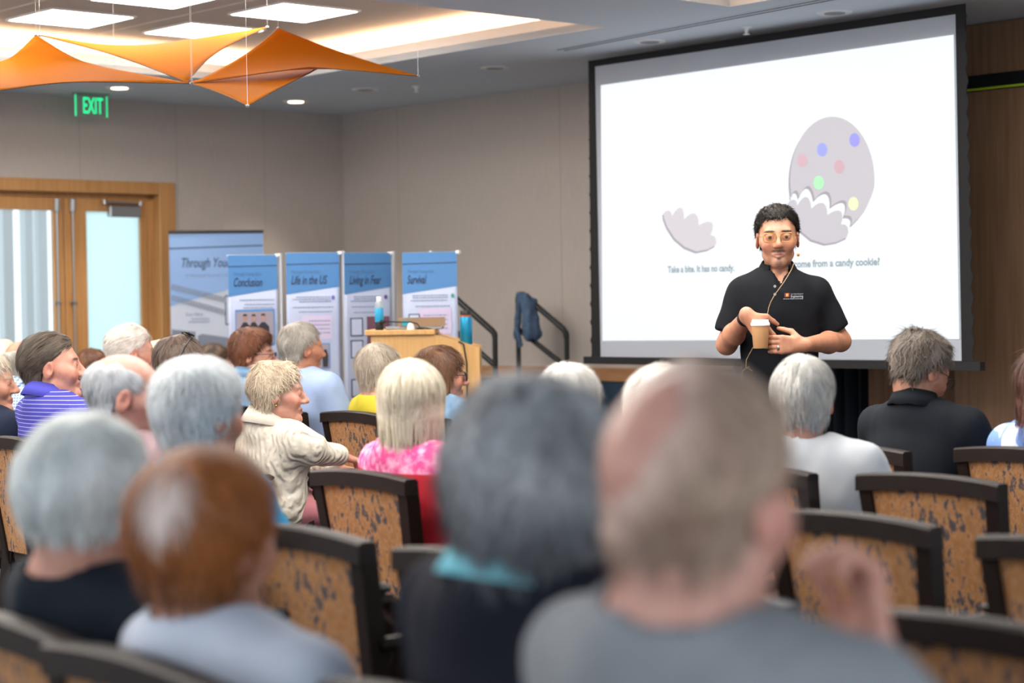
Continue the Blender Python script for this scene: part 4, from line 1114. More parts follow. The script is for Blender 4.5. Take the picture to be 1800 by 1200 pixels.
def person(label, head, body_th=None, head_th=None, pitch=0, tilt=0, hair=None, skin='c99a82', shirt=None, res=.0045, ns=1800, hs=1.0, face=None,
           glasses=None, hy=-.10, hx=0.0, broad=1.0, belly=0.0, pose=None, sleeves='short', trousers='2a2d36', collar=None, seat=True, mole=None, stub=0, brow=None, seed=1, lip='a8665c', neck_r=.056, spots=0, standing=False, hunch=.035, vneck=0.0, neck_cut=.012):
    face = face or {}
    body_th = math.radians(50.6) if body_th is None else math.radians(body_th)
    head_th = body_th if head_th is None else math.radians(head_th)
    zc = head.z
    # body origin on the floor, below the hips
    rot = Matrix.Rotation(-body_th, 3, 'Z')
    org = Vector((head.x, head.y, 0)) - rot @ Vector((hx, hy, 0)); org.z = 0
    HC = Vector((hx, hy, zc))
    R = Matrix.Rotation(-(head_th - body_th), 3, 'Z') @ Matrix.Rotation(math.radians(-pitch), 3, 'X') @ Matrix.Rotation(math.radians(tilt), 3, 'Y')
    Rn = np.array(R, np.float32)
    zs = zc - .195 + hunch * .7                                 # shoulder joint height
    J = {}
    lean = .35 * hx
    for s, nm in ((1, 'R'), (-1, 'L')):
        J['sh' + nm] = Vector((s * .160 * broad + lean, hy + .012, zs)); J['el' + nm] = Vector((s * .25 * broad + lean * .5, hy + .10, zs - .25)); J['wr' + nm] = Vector((s * .10, .26, .665))
        J['hip' + nm] = Vector((s * .09, .0, .565)); J['kn' + nm] = Vector((s * .12, .43, .53)); J['an' + nm] = Vector((s * .12, .43, .10))
        J['ha' + nm] = ((-s * .45, .85, -.15), (0, 0, -1), (-s, 0, 0), .35, .4)
    if standing:
        for s, nm in ((1, 'R'), (-1, 'L')):
            J['hip' + nm] = Vector((s * .088, -.01, .92)); J['kn' + nm] = Vector((s * .10, .01, .49)); J['an' + nm] = Vector((s * .11, -.03, .09))
    for k_, v_ in (pose or {}).items(): J[k_] = v_
    NB = Vector((hx * .7, hy - .014 - hunch * .6, zc - .14 + hunch))   # base of the neck
    zp = J['hipR'].z
    def torso(P, off):
        F = ell(P, (0, J['hipR'].y * .5 - .005, zp), (.165 * broad + off, .125 + off, .12 + off))
        zm = (zp + zs) / 2
        F = smin(F, ell(P, (lean * .5, hy * .45 + .01 + belly * .4, zm), (.148 * broad + belly * .5 + off, .112 + belly + off, (zs - zp) * .55 + off)), .08)
        F = smin(F, ell(P, (lean, hy + .005, zs - .07), (.158 * broad + off, .108 + off, .15 + off)), .06)
        for nm in 'RL':
            sh = J['sh' + nm]
            F = smin(F, cap(P, NB + Vector((0, -.014, -.028)), sh + Vector((0, 0, -.004)), .045 + off, .05 + off), .05)
        return F
    def skin_sdf(P, shrink=0.0):
        Ph = ((P[0] - HC.x), (P[1] - HC.y), (P[2] - HC.z))
        Q_ = tuple((Rn[0][i] * Ph[0] + Rn[1][i] * Ph[1] + Rn[2][i] * Ph[2]) / hs for i in range(3))
        F = head_sdf(Q_, face) * hs
        na = HC + R @ Vector((0, -.028, -.055)) * hs
        F = smin(F, cap(P, na, NB + Vector((0, 0, -.02)), neck_r, neck_r + .006), .02)
        return smin(F, torso(P, -.012), .03), Q_
    # ---- skin: head block, then torso (hidden by clothes), then forearms with hands
    VV = []; QQ = []; CC = []
    sk = np.array(lin(skin)) * np.array([.80, .74, .72]); lipc = np.array(lin(lip))
    def push(V, Q, C): 
        n_ = sum(len(v) for v in VV); VV.append(V); QQ.append(Q + n_); CC.append(C)
    ax, P = grid((HC.x - .135, HC.y - .155, zs - .02), (HC.x + .135, HC.y + .15, HC.z + .135), res)
    F, _ = skin_sdf(P)
    V, Q = nets(F.astype(np.float32), ax)
    H = ((V - np.array(HC, np.float32)) @ Rn) / hs
    C = np.tile(sk, (len(V), 1))
    def blob(c, r, col, amt, hard=1.0):
        d = np.sqrt((((np.stack([np.abs(H[:, 0]), H[:, 1], H[:, 2]], 1) - np.array(c)) / np.array(r)) ** 2).sum(1)); w = np.clip((1.4 - d) * hard, 0, 1)[:, None] * amt
        C[:] = C * (1 - w) + np.array(col) * w
    red = sk * np.array([1.0, .72, .68])
    blob((.045, .06, -.025), (.03, .05, .025), red, .55); blob((0, .108, -.03), (.016, .03, .016), red, .6); blob((.082, -.01, -.005), (.02, .03, .04), red * .95, .6)
    blob((0, .085, -.064), (.020, .02, .0085), lipc, .9, 2.0)
    blob((0, .09, -.064), (.018, .02, .0026), lipc * .25, .8, 2.0)
    bc = np.array(lin(brow or (hair['c1'] if hair else '5a4a40')))
    blob((.033, .085, .0275), (.017, .04, .0042), bc, .9, 3.0)
    blob((.032, .09, .0105), (.0125, .03, .0026), sk * .25, .75, 2.0); blob((.032, .09, .005), (.018, .03, .011), sk * np.array([.8, .66, .62]), .45)
    if stub:
        blob((0, .085, -.098), (.024, .04, .018), sk * .22, stub); blob((0, .085, -.082), (.008, .03, .006), sk * .2, stub); blob((.012, .092, -.050), (.016, .03, .0055), sk * .16, stub, 1.6); blob((.034, .07, -.085), (.016, .03, .02), sk * .4, stub * .6)
    if spots:
        rs = np.random.RandomState(seed)
        for _ in range(spots): c = rs.uniform((0, -.1, -.02), (.075, .1, .12)); blob(tuple(c), tuple(rs.uniform(.004, .009, 3)), sk * .62, .5)
    push(V, Q, C)
    ax, P = grid((-.3, -.34, zp - .13), (.3, .22, zs + .05), .022)
    V, Q = nets(torso(P, -.018).astype(np.float32), ax); push(V, Q, np.tile(sk, (len(V), 1)))
    for nm in 'RL':
        sh, el, wr = J['sh' + nm], J['el' + nm], J['wr' + nm]; ha = J['ha' + nm]
        pts = np.array([el, wr, wr + Vector(ha[0]).normalized() * .17])
        if sleeves != 'long': pts = np.concatenate([pts, np.array([sh.lerp(el, .45)])])
        lo, hi = pts.min(0) - .07, pts.max(0) + .07
        hres = max(res, .0045)
        ax, P = grid(lo, hi, hres)
        F = cap(P, sh, el, .044, .038); F = smin(F, cap(P, el, el.lerp(wr, .35), .039, .041), .02); F = smin(F, cap(P, el.lerp(wr, .35), wr, .041, .0255), .02)
        F = smin(F, hand_sdf(P, wr, *ha), .015)
        V, Q = nets(F.astype(np.float32), ax)
        push(V, Q, np.tile(sk * np.array([1, .93, .9]), (len(V), 1)))
    body = mesh_obj('person', np.concatenate(VV), np.concatenate(QQ), m_skin, None, True, np.concatenate(CC))
    body.location = org; body.rotation_euler = (0, 0, -body_th)
    tag(body, label, 'person')
    # ---- eyes
    def hp(v): return HC + R @ (Vector(v) * hs)
    for s in (-1, 1):
        c = hp((s * .032, .0765, .0048)); o = MB(); Mx = (R @ Matrix.Rotation(-math.pi / 2, 3, 'X'))
        o.lathe([(.0125 * math.sin(a), .0125 * math.cos(a)) for a in [math.pi * (1 - i / 9) for i in range(10)]][1:-1], c, 12, Mx)
        e = smooth_angle(o.build('eye', m_eyew, body), 80)
        o = MB(); o.lathe([(.0068, .0107), (.005, .0119), (.002, .0127)], c, 12, Mx); o.build('iris', m_iris, e)
    # ---- hair
    if hair: make_hair(hair, R, HC, hs, res, ns, body)
    # ---- clothes
    m_sh, wr_amp = shirt
    cres = .0105 if res <= .005 else .013
    arm_ext = [J[k_] for k_ in ('shR', 'shL', 'elR', 'elL')] + ([J['wrR'], J['wrL']] if sleeves == 'long' else [])
    aa = np.array(arm_ext); lo = np.minimum(aa.min(0) - .1, (-.25, -.32, zp - .13)); hi = np.maximum(aa.max(0) + .1, (.25, .22 + belly, zs + .13))
    ax, P = grid(lo, hi, cres)
    F = torso(P, .008 + (.012 if sleeves == 'long' else 0.004))
    F = smax(F, (zp - .07) - P[2], .02)
    for nm in 'RL':
        sh, el, wr = J['sh' + nm], J['el' + nm], J['wr' + nm]
        if sleeves == 'long':
            S = smin(cap(P, sh, el, .068, .062), cap(P, el, wr, .062, .046), .03)
        else:
            end = sh.lerp(el, .78 if sleeves == 'short' else .05); d = (el - sh).normalized()
            S = cap(P, sh, sh.lerp(el, 1.1), .058, .062)
            S = smax(S, (P[0] - end.x) * d.x + (P[1] - end.y) * d.y + (P[2] - end.z) * d.z, .008)
        F = smin(F, S, .028)
    F = F + wr_amp * vnoise(P, 26, seed, (1, 1, .8)) + wr_amp * .5 * vnoise(P, 55, seed + 5, (1, 1, .7))
    na = HC + R @ Vector((0, -.028, -.055)) * hs
    F = smax(F, -cap(P, NB + Vector((0, .012, -.008)), na + Vector((0, 0, .05)), neck_r + neck_cut, neck_r + neck_cut + .018), .01)
    if vneck: F = smax(F, -cap((P[0], P[1] * .45, P[2]), (hx, (NB.y + .13) * .45, NB.z + .05), (hx, (NB.y + .13) * .45, NB.z + .02 - vneck), .05, .012), .006)
    V, Q = nets(F.astype(np.float32), ax)
    mesh_obj('shirt', V, Q, m_sh, body, True)
    if collar:
        mc, hgt, flare, gap = collar; o = MB(); v = []; n = 28
        for i in range(n + 1):
            ph = math.pi + (-(1 - gap) + 2 * (1 - gap) * i / n) * math.pi   # starts and ends at the front
            x, y = math.sin(ph), math.cos(ph); fr = (y + 1) / 2
            ctr = NB + Vector((0, .006, .034))
            top = ctr + Vector((x * (neck_r + .012), y * (neck_r + .012), hgt * .65 - .032 * fr))
            low = ctr + Vector((x * (neck_r + .014 + flare * (1 + .5 * fr ** 6)), y * (neck_r + .018 + flare * 1.1), -hgt * .45 - .05 * fr - .012 * fr ** 6))
            inn = ctr + Vector((x * (neck_r + .008), y * (neck_r + .008), -.025 - .03 * fr))
            v += [inn, top, low]
        f = [(i * 3 + k_, i * 3 + 3 + k_, i * 3 + 4 + k_, i * 3 + 1 + k_) for i in range(n) for k_ in (0, 1)]
        o.add(v, f); c_ = o.build('collar', mc, body, True); c_.modifiers.new('thickness', 'SOLIDIFY').thickness = .005
    # ---- trousers and shoes
    mt = cloth('trousers_' + trousers, trousers)
    lo = (-.27, -.2, .06); hi = (.27, max(.2, J['knR'].y + .12), zp + .13)
    ax, P = grid(lo, hi, .017)
    F = ell(P, (0, J['hipR'].y, zp - .01), (.163 * broad, .125, .10))
    for nm in 'RL':
        F = smin(F, cap(P, J['hip' + nm], J['kn' + nm], .083, .064), .03); F = smin(F, cap(P, J['kn' + nm], J['an' + nm], .062, .05), .02)
    V, Q = nets(F.astype(np.float32), ax); mesh_obj('trousers', V, Q, mt, body, True)
    for nm in 'RL':
        an = J['an' + nm]; ax, P = grid((an.x - .07, an.y - .1, -.01), (an.x + .07, an.y + .22, .14), .014)
        F = smin(cap(P, (an.x, an.y - .02, .05), (an.x, an.y + .12, .04), .05, .046), cap(P, an, (an.x, an.y, .05), .042), .02); F = smax(F, .004 - P[2], .004)
        V, Q = nets(F.astype(np.float32), ax); mesh_obj('shoe', V, Q, m_shoe, body, True)
    # ---- glasses
    if glasses:
        mf, ml, gw, gh, gr = glasses
        g = MB(); lens = MB()
        for s in (-1, 1):
            ring = []
            for i in range(20):
                an_ = 2 * math.pi * i / 20; cx, sn = math.cos(an_), math.sin(an_); pw = .55
                ring.append(hp((s * .0335 + gw * math.copysign(abs(cx) ** pw, cx), .1035 - .25 * (s * (s * .0335 + gw * cx) - .03) ** 1 * .3, .003 + gh * math.copysign(abs(sn) ** pw, sn))))
            g.tube(ring + ring[:1], gr, 6, cap=False); lens.add(ring, [tuple(range(20))])
            g.tube([hp((s * (.0335 + gw), .1, .008)), hp((s * .076, .085, .010)), hp((s * .082, .0, .012)), hp((s * .079, -.02, .004)), hp((s * .078, -.03, -.012))], gr * 1.1, 6)
        g.tube([hp((-.0335 + gw, .1035, .006)), hp((0, .107, .010)), hp((.0335 - gw, .1035, .006))], gr, 6)
        gl = smooth_angle(g.build('glasses', mf, body), 60); lens.build('lens', ml, gl)
    return body, hp, J
# ------------------------------------------------------------------ the cast
def hd(px, ytop, d, t=.012, hs=1.0):
    p = at(px, ytop, d); return Vector((p.x, p.y, p.z - .118 * hs - t))
L_SHORT = [(-.13, -.055), (-.06, -.06), (-.035, -.02), (0, .028), (.035, .042), (.05, .062), (.12, .066)]
L_WOMAN = [(-.13, -.055), (-.05, -.058), (-.025, -.03), (.015, .0), (.045, .04), (.065, .06), (.12, .064)]
L_BOB = [(-.13, -.098), (.015, -.098), (.04, -.05), (.06, .03), (.075, .06), (.12, .068)]
def H(c1, c2, t=.013, line=L_SHORT, **k): return dict(c1=c1, c2=c2, t=t, line=line, **k)
def chair_for(body, label, dp=0.0, dq=0.0, dth=0.0):
    l = body.location + RN * dp + RU * dq
    p, q = l.dot(RN) - .24, l.dot(RU)
    return place_chair(p, q, label, dth)
PK = 'c99a84'; PALE = 'd6ab97'
GL_DARK = (m_darkframe, m_lens, .025, .016, .0016)
GL_WIRE = (mat('silver_wire', '8d8d90', .3, metal=.8), m_lens, .024, .017, .0010)

# nearest row
B, hp, J = person('bald man in grey t-shirt with a fringe of brown-grey hair, hand raised by his chin', hd(1226, 657, 1.87, .004), head_th=36, pitch=2, hs=1.06, res=.004, ns=1500,
    hair=H('83695a', 'ab9380', .010, [(-.13, -.05), (-.06, -.058), (-.035, -.03), (0, .02), (.03, .03), (.05, .075), (.12, .10)], spot=((-.045, -.085, .075), (.075, .075, .085)), lift=.08, len=.03, seed=4, patch=((-.045, -.085, .075), (.072, .07, .08), 'f0cfc4')),
    skin='d3a393', shirt=(cloth('grey_tshirt', '83868a'), .004), broad=1.14, belly=.03, spots=10, trousers='39424f', neck_r=.062, seed=3,
    glasses=(m_darkframe, m_lens, .025, .016, .0016),
    pose={'elR': Vector((.27, .10, .82)), 'wrR': Vector((.0, .15, .985)), 'haR': ((-.2, .12, .9), (-.45, -.85, .0), (-.8, .3, .2), 1.0, .3, .3)})
chair_for(B, 'patterned armchair under the bald man in the grey t-shirt')
B, hp, J = person('woman with full wavy grey hair in a black top with turquoise collar', hd(940, 655, 2.42, .022), head_th=26, hs=1.0, res=.004, ns=4200,
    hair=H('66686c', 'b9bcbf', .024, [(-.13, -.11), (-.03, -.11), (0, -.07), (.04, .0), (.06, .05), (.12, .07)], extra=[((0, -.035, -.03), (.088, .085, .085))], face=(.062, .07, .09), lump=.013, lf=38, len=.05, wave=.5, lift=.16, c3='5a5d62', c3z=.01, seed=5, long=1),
    skin='c39480', shirt=(cloth('black_top', '1e1f29'), .004), sleeves='long', collar=(cloth('turquoise_collar', '86cfdc'), .05, .03, .06), seed=8, broad=1.2)
chair_for(B, 'patterned armchair under the woman with the turquoise collar')
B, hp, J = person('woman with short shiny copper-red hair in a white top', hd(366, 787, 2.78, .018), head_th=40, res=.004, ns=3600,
    hair=H('7c4522', 'b06a36', .02, [(-.13, -.05), (-.04, -.052), (-.01, -.04), (.02, -.01), (.05, .04), (.065, .06), (.12, .064)], len=.05, wave=.14, lift=.07, c3='6d4425', c3z=.0, seed=6, lump=.003, crown=(0, -.06, .115), patch=((.03, -.098, .07), (.026, .035, .04), 'fff6f0')),  # near-white patch: overhead light's shine painted into the hair colours
    skin='cf9f88', shirt=(cloth('white_top', 'bfc5d2', .05), .004), sleeves='short', seed=12, broad=1.2, hx=-.05)
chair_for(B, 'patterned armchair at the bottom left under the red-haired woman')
B, hp, J = person('woman with smooth white hair in a black scoop-neck top', hd(156, 727, 3.10, .02), head_th=34, res=.004, ns=3600,
    hair=H('bcc4c4', 'dfe3e1', .022, [(-.13, -.04), (-.04, -.044), (-.015, -.028), (.015, -.0), (.045, .04), (.065, .06), (.12, .064)], extra=[((0, -.03, .02), (.09, .1, .075))], len=.03, wave=.16, lift=.06, seed=7, lump=.003),
    skin='cf9d88', shirt=(cloth('black_scoop_top', '1c222b'), .004), sleeves='short', seed=14, neck_r=.06, broad=1.25, hunch=.038, neck_cut=.022)
chair_for(B, 'patterned armchair under the white-haired woman in black, lower left')

# second row
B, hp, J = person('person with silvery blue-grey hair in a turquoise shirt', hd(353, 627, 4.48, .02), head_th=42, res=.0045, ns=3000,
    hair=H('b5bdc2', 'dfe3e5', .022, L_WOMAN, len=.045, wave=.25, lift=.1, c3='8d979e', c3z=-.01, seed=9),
    skin='c8957f', shirt=(cloth('turquoise_shirt', '2e9fd0'), .004), sleeves='short', seed=20)
chair_for(B, 'patterned armchair under the person in the turquoise shirt', dq=.06)
B, hp, J = person('old man with thin grey hair and a bald crown in profile', hd(222, 621, 5.25, .004), head_th=76, pitch=4, res=.0045, ns=1500, spots=14,
    hair=H('a2a5aa', 'c3c4c6', .006, [(-.13, -.05), (-.06, -.055), (-.035, -.02), (0, .02), (.03, .03), (.04, .06), (.12, .12)], top=[(-.13, .085), (-.05, .098), (.01, .085), (.06, .06)], len=.03, seed=10),
    skin='d2a090', shirt=(cloth('rose_shirt', '8d7478'), .004), face={'nose': 1.1}, seed=22)
chair_for(B, 'patterned armchair under the old man with the bald crown', dq=-.1)

# third row
B, hp, J = person('woman with a sleek blonde bob in a pink and red top', hd(724, 632, 5.68, .018), head_th=16, res=.0045, ns=4200,
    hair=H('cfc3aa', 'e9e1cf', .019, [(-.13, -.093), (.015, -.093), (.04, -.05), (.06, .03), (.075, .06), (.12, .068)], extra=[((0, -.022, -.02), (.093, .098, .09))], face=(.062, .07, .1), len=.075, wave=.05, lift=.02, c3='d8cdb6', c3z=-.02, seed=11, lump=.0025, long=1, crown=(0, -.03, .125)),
    skin='cf9f8a', shirt=(pat_mat('pink_tiedye', 'd94f8c', 'tiedye', 'f0b6cf'), .004), sleeves='short', seed=24, hy=-.07, broad=1.15)
chair_for(B, 'patterned armchair right in front of the cream sweater, under the blonde woman')
B, hp, J = person('person with light grey hair almost hidden behind the grey-haired woman', hd(1000, 636, 5.35, .018), head_th=20, ns=1800, hair=H('c6c3bd', 'e2dfda', .018, L_WOMAN, seed=12), shirt=(cloth('beige_shirt', 'b9aea0'), .004), seed=25)
chair_for(B, 'patterned armchair hidden behind the grey-haired woman')
B, hp, J = person('white-haired person almost hidden behind the bald man', hd(1166, 641, 4.7, .016), head_th=20, ns=2400, hair=H('cfc8be', 'ebe6de', .018, L_WOMAN, seed=13), shirt=(cloth('navy_shirt', '333c52'), .004), seed=26)
chair_for(B, 'patterned armchair hidden behind the bald man')
B, hp, J = person('man in a purple striped polo with brushed-back brown hair, in profile', hd(92, 586, 7.44, .014), head_th=80, pitch=-4, hs=1.05, res=.0045, ns=2600, spots=6,
    hair=H('3a3029', '5e5247', .015, [(-.13, -.06), (-.06, -.065), (-.035, -.02), (0, .025), (.03, .04), (.05, .075), (.12, .082)], sweep=(0, -1.4, 0), len=.05, wave=.08, lift=.03, seed=14),
    skin='d19d89', shirt=(pat_mat('purple_stripe', '45459a', 'stripes', 'a9a7d6'), .004), collar=(cloth('purple_collar', '4d4cab'), .045, .022, .05), broad=1.25, belly=.04, seed=27, face={'jaw': 1.08, 'fat': .004}, hy=-.08)
chair_for(B, 'patterned armchair at the left edge under the man in purple')
B, hp, J = person('woman in a navy top cut off by the left picture edge', hd(-20, 618, 7.86, .014), head_th=84, ns=1500, hair=H('b8ab98', 'd5cab9', .016, L_WOMAN, seed=15), shirt=(cloth('navy_top', '252b3d'), .004), sleeves='long', seed=28)
chair_for(B, 'patterned armchair of the woman in navy at the left picture edge')

# fourth row
B, hp, J = person('elderly woman in a cream cable-knit sweater looking right', hd(489, 634, 7.75, .016), head_th=84, body_th=56, hx=.13, res=.0042, ns=3200,
    hair=H('a3917a', 'cbbba4', .019, L_WOMAN, len=.035, wave=.45, lift=.2, seed=16, lump=.006),
    skin='d3a28f', shirt=(pat_mat('cream_knit', 'c9c1b1', 'knit', 'dad3c6'), .007), sleeves='long', collar=(cloth('cream_cowl', 'cfc7b8'), .06, .04, .0), trousers='b9787f', seed=30, hy=-.02, spots=8, broad=1.05,
    pose={'elR': Vector((.225, .06, .80)), 'wrR': Vector((.12, .25, .76)), 'elL': Vector((-.26, .1, .74)), 'wrL': Vector((-.02, .30, .70)), 'haR': ((-.3, .9, -.2), (-.3, 0, -1), (-1, 0, 0), .4, .3)})
place_chair(3.93, -6.80, 'patterned armchair under the woman in the cream sweater')
o = MB(); o.lathe([(.001, .006), (.005, .004), (.006, 0), (.005, -.004), (.001, -.006)], hp((.081, -.01, -.04)), 10); smooth_angle(o.build('earring', m_gold, B), 80)
B, hp, J = person('white-haired man in glasses by the frosted door pane', hd(232, 570, 8.98, .014), head_th=66, res=.005, ns=2600, hair=H('cfc4bb', 'e8e2db', .017, L_SHORT, len=.04, wave=.2, lift=.1, seed=17, crown=(0, .05, .12), sweep=(0, -.6, 0)), skin='d6a591',
    glasses=GL_WIRE, shirt=(cloth('white_shirt', 'c9ccd2', .05), .004), seed=31)
chair_for(B, 'patterned armchair under the white-haired man in glasses')
B, hp, J = person('brown-haired man with mirrored sunglasses pushed up on his head', hd(318, 590, 8.15, .012), head_th=66, pitch=10, res=.005, ns=2600, hair=H('51423a', '75655a', .014, [(-.13, -.1), (-.05, -.1), (-.03, -.03), (0, .028), (.03, .045), (.045, .075), (.12, .09)], len=.045, wave=.12, seed=18), skin='d59f8e', shirt=(cloth('charcoal_shirt', '3a3d45'), .004), seed=32)
chair_for(B, 'patterned armchair under the man with sunglasses on his head')
g = MB(); ln = MB()
for s in (-1, 1):
    ring = [hp((s * .034 + .026 * math.cos(i * .4189), .005 + .018 * math.sin(i * .4189), .142 - .006 * math.sin(i * .4189) - .12 * abs(s * .034 + .026 * math.cos(i * .4189)) ** 1.3)) for i in range(15)]
    g.tube(ring + ring[:1], .003, 6, cap=False); ln.prism(ring, (R_ := Vector((0, 0, .004))))
    g.tube([hp((s * .06, .005, .128)), hp((s * .092, -.02, .09)), hp((s * .096, -.04, .03))], .003, 6)
g_ = g.build('sunglasses', m_darkframe, B); ln.build('mirror_lens', mat('green_mirror_lens', '157a5c', .12, metal=.7), g_)
B, hp, J = person('man in a blue gingham shirt with a bald crown', hd(46, 597, 9.59, .006), head_th=58, res=.0055, ns=1200, hair=H('8d8780', 'aaa49c', .009, L_SHORT, top=[(-.13, .06), (-.05, .075), (.05, .06)], seed=19), skin='c58d74', shirt=(pat_mat('blue_gingham', 'd9e6ee', 'gingham', '3b74a6'), .004), collar=(pat_mat('blue_gingham_collar', 'd9e6ee', 'gingham', '3b74a6'), .04, .02, .05), seed=33)
chair_for(B, 'patterned armchair under the man in gingham')
B, hp, J = person('person with short grey-white hair in a white shirt, seen from behind', hd(1411, 625, 5.68, .016), head_th=14, body_th=38, res=.0045, ns=3200, hair=H('b3b3b0', 'd9d6cf', .018, L_WOMAN, len=.04, wave=.15, lift=.05, seed=20, c3='a9adb1', c3z=.0), skin='c99682', shirt=(cloth('white_cotton', 'cdd1d6', .05), .005), sleeves='short', seed=34, broad=1.15, hy=-.04)
chair_for(B, 'patterned armchair under the person in the white shirt')

# fifth row
B, hp, J = person('man in a black polo and dark glasses looking down', hd(1617, 586, 6.5, .014), head_th=58, body_th=46, pitch=24, res=.0045, ns=2800, hair=H('5d534b', '8b8076', .017, [(-.13, -.05), (-.06, -.055), (-.035, -.02), (0, .028), (.03, .04), (.05, .062), (.12, .066)], len=.03, wave=.3, lift=.3, seed=21, c3='4f463f', c3z=.0, high=1.6),
    skin='cf9d83', glasses=GL_DARK, shirt=(cloth('black_polo', '20242a'), .004), collar=(cloth('black_polo_collar', '1f2329'), .045, .022, .05), seed=35, broad=1.12, hy=.05, belly=.02)
chair_for(B, 'patterned armchair under the man in the black polo', dp=-.06)
B, hp, J = person('woman with dark reddish hair in a blue and white floral top at the right edge', hd(1842, 612, 6.14, .016), head_th=30, ns=2400, hair=H('4a302a', '6d4a40', .02, [(-.13, -.15), (.0, -.15), (.04, -.06), (.06, .03), (.075, .06), (.12, .068)], extra=[((0, -.03, -.06), (.09, .085, .11))], face=(.062, .07, .1), len=.07, wave=.15, long=1, seed=22), shirt=(pat_mat('blue_floral', '7d9fe0', 'floral', 'e6ebf5'), .005), sleeves='short', seed=36)
chair_for(B, 'patterned armchair under the woman in the floral top')
B, hp, J = person('grey-haired man in a light blue shirt in front of the Life in the US banner', hd(531, 566, 9.2, .012), head_th=58, res=.005, ns=2400, hair=H('8d8880', 'b3aea6', .012, L_SHORT, len=.03, seed=23), skin='c08a6c', shirt=(cloth('light_blue_shirt', '9fb4da', .06), .005), sleeves='long', seed=37, neck_r=.06, broad=1.08)
chair_for(B, 'patterned armchair under the man in the light blue shirt')
B, hp, J = person('woman with short auburn hair and glasses in a denim shirt', hd(446, 578, 9.75, .018), head_th=92, res=.005, ns=2800, hair=H('4e2c1c', '7d4d33', .022, L_WOMAN, len=.022, wave=.3, lift=.25, seed=24, high=1.4), skin='d0a08a', glasses=GL_DARK, shirt=(pat_mat('denim_shirt', '6f94b8', 'denim', '8fb0cf'), .005), sleeves='long', collar=(cloth('denim_collar', '6d92b6'), .04, .02, .06), seed=38)
chair_for(B, 'patterned armchair under the auburn-haired woman', dq=-.08)
B, hp, J = person('man in a yellow shirt with combed grey hair in front of the lectern', hd(668, 604, 8.85, .012), head_th=56, res=.005, ns=2600, hair=H('9c8f80', 'c4b8a8', .014, L_SHORT, len=.045, wave=.1, seed=25, recede=.02), skin='cf9a84', glasses=GL_DARK, shirt=(cloth('yellow_shirt', 'c6b73c', .06), .004), seed=39)
chair_for(B, 'patterned armchair under the man in yellow')
B, hp, J = person('woman with layered brown hair, sunglasses and a denim jacket beside the lectern', hd(776, 608, 8.5, .018), head_th=80, res=.005, ns=3200, hair=H('43291b', '75533c', .021, [(-.13, -.105), (-.02, -.105), (.01, -.05), (.035, .0), (.055, .045), (.12, .064)], extra=[((0, -.03, -.02), (.09, .09, .08))], len=.038, wave=.2, lift=.1, face=(.066, .08, .095), seed=26, long=1), skin='cf9b84', glasses=(m_darkframe, mat('dark_lens', '2b2622', .15), .025, .019, .0016), shirt=(pat_mat('denim_jacket_cloth', '5f7b98', 'denim', '7f9bb5'), .006), sleeves='long', collar=(cloth('denim_jacket_collar', '33475c'), .045, .025, .05), seed=40, broad=1.06)
o = MB(); o.tube([hp((.083, -.012 + .008 * math.cos(a * .63), -.042 + .011 * math.sin(a * .63))) for a in range(11)], .002, 6, cap=False); o.build('earring', m_gold, B)
chair_for(B, 'patterned armchair under the woman in the denim jacket')
B, hp, J = person('dark-haired person mostly hidden behind the silver-haired head', hd(378, 604, 10.8, .014), head_th=60, ns=1200, res=.006, hair=H('33261f', '54402f', .015, L_SHORT, seed=27), shirt=(cloth('brown_shirt', '5b4a44'), .004), seed=41)
chair_for(B, 'patterned armchair under the dark-haired person')
B, hp, J = person('pale-haired person peeking out behind the man in glasses', hd(284, 598, 10.45, .014), head_th=60, ns=1200, res=.006, hair=H('cfc2a8', 'e6dcc6', .016, L_WOMAN, seed=28), shirt=(cloth('grey_blouse', '8d8f98'), .004), seed=42)
chair_for(B, 'patterned armchair under the pale-haired person')
B, hp, J = person('woman with brown hair and glasses in a dark red top, facing the camera side', hd(163, 613, 11.0, .014), head_th=128, ns=1800, res=.0055, hair=H('4c3226', '7a533c', .017, L_WOMAN, seed=29, extra=[((0, -.03, -.02), (.088, .08, .07))], face=(.062, .07, .09)), glasses=GL_WIRE, shirt=(cloth('dark_red_top', '5a3038'), .004), seed=43)
chair_for(B, 'patterned armchair under the woman in dark red')
B, hp, J = person('white-haired woman at the far left in front of the glass door', hd(6, 597, 11.6, .014), head_th=84, ns=1800, res=.0055, hair=H('cfc4b4', 'e8e0d2', .018, L_WOMAN, seed=30), shirt=(cloth('pale_blouse', 'c5c2bd'), .004), seed=44)
chair_for(B, 'patterned armchair of the white-haired woman at the far left')

# empty chairs
for p, q, lab in ((1.33, -3.10, 'empty patterned armchair cut off at the lower left corner'),
                  (2.33, -1.77, 'empty patterned armchair nearest at the lower right corner'), (2.29, -2.33, 'empty patterned armchair showing between the grey-haired woman and the bald man'),
                  (2.30, -2.91, 'empty patterned armchair just left of the turquoise collar'), (2.30, -3.49, 'empty patterned armchair right of the red-haired woman'),
                  (3.22, -2.20, 'empty patterned armchair at the right edge, third row'), (3.28, -2.83, 'empty patterned armchair behind the bald man\'s raised hand'),
                  (4.14, -3.30, 'empty patterned armchair right of the person in the white shirt')):
    place_chair(p, q, lab)

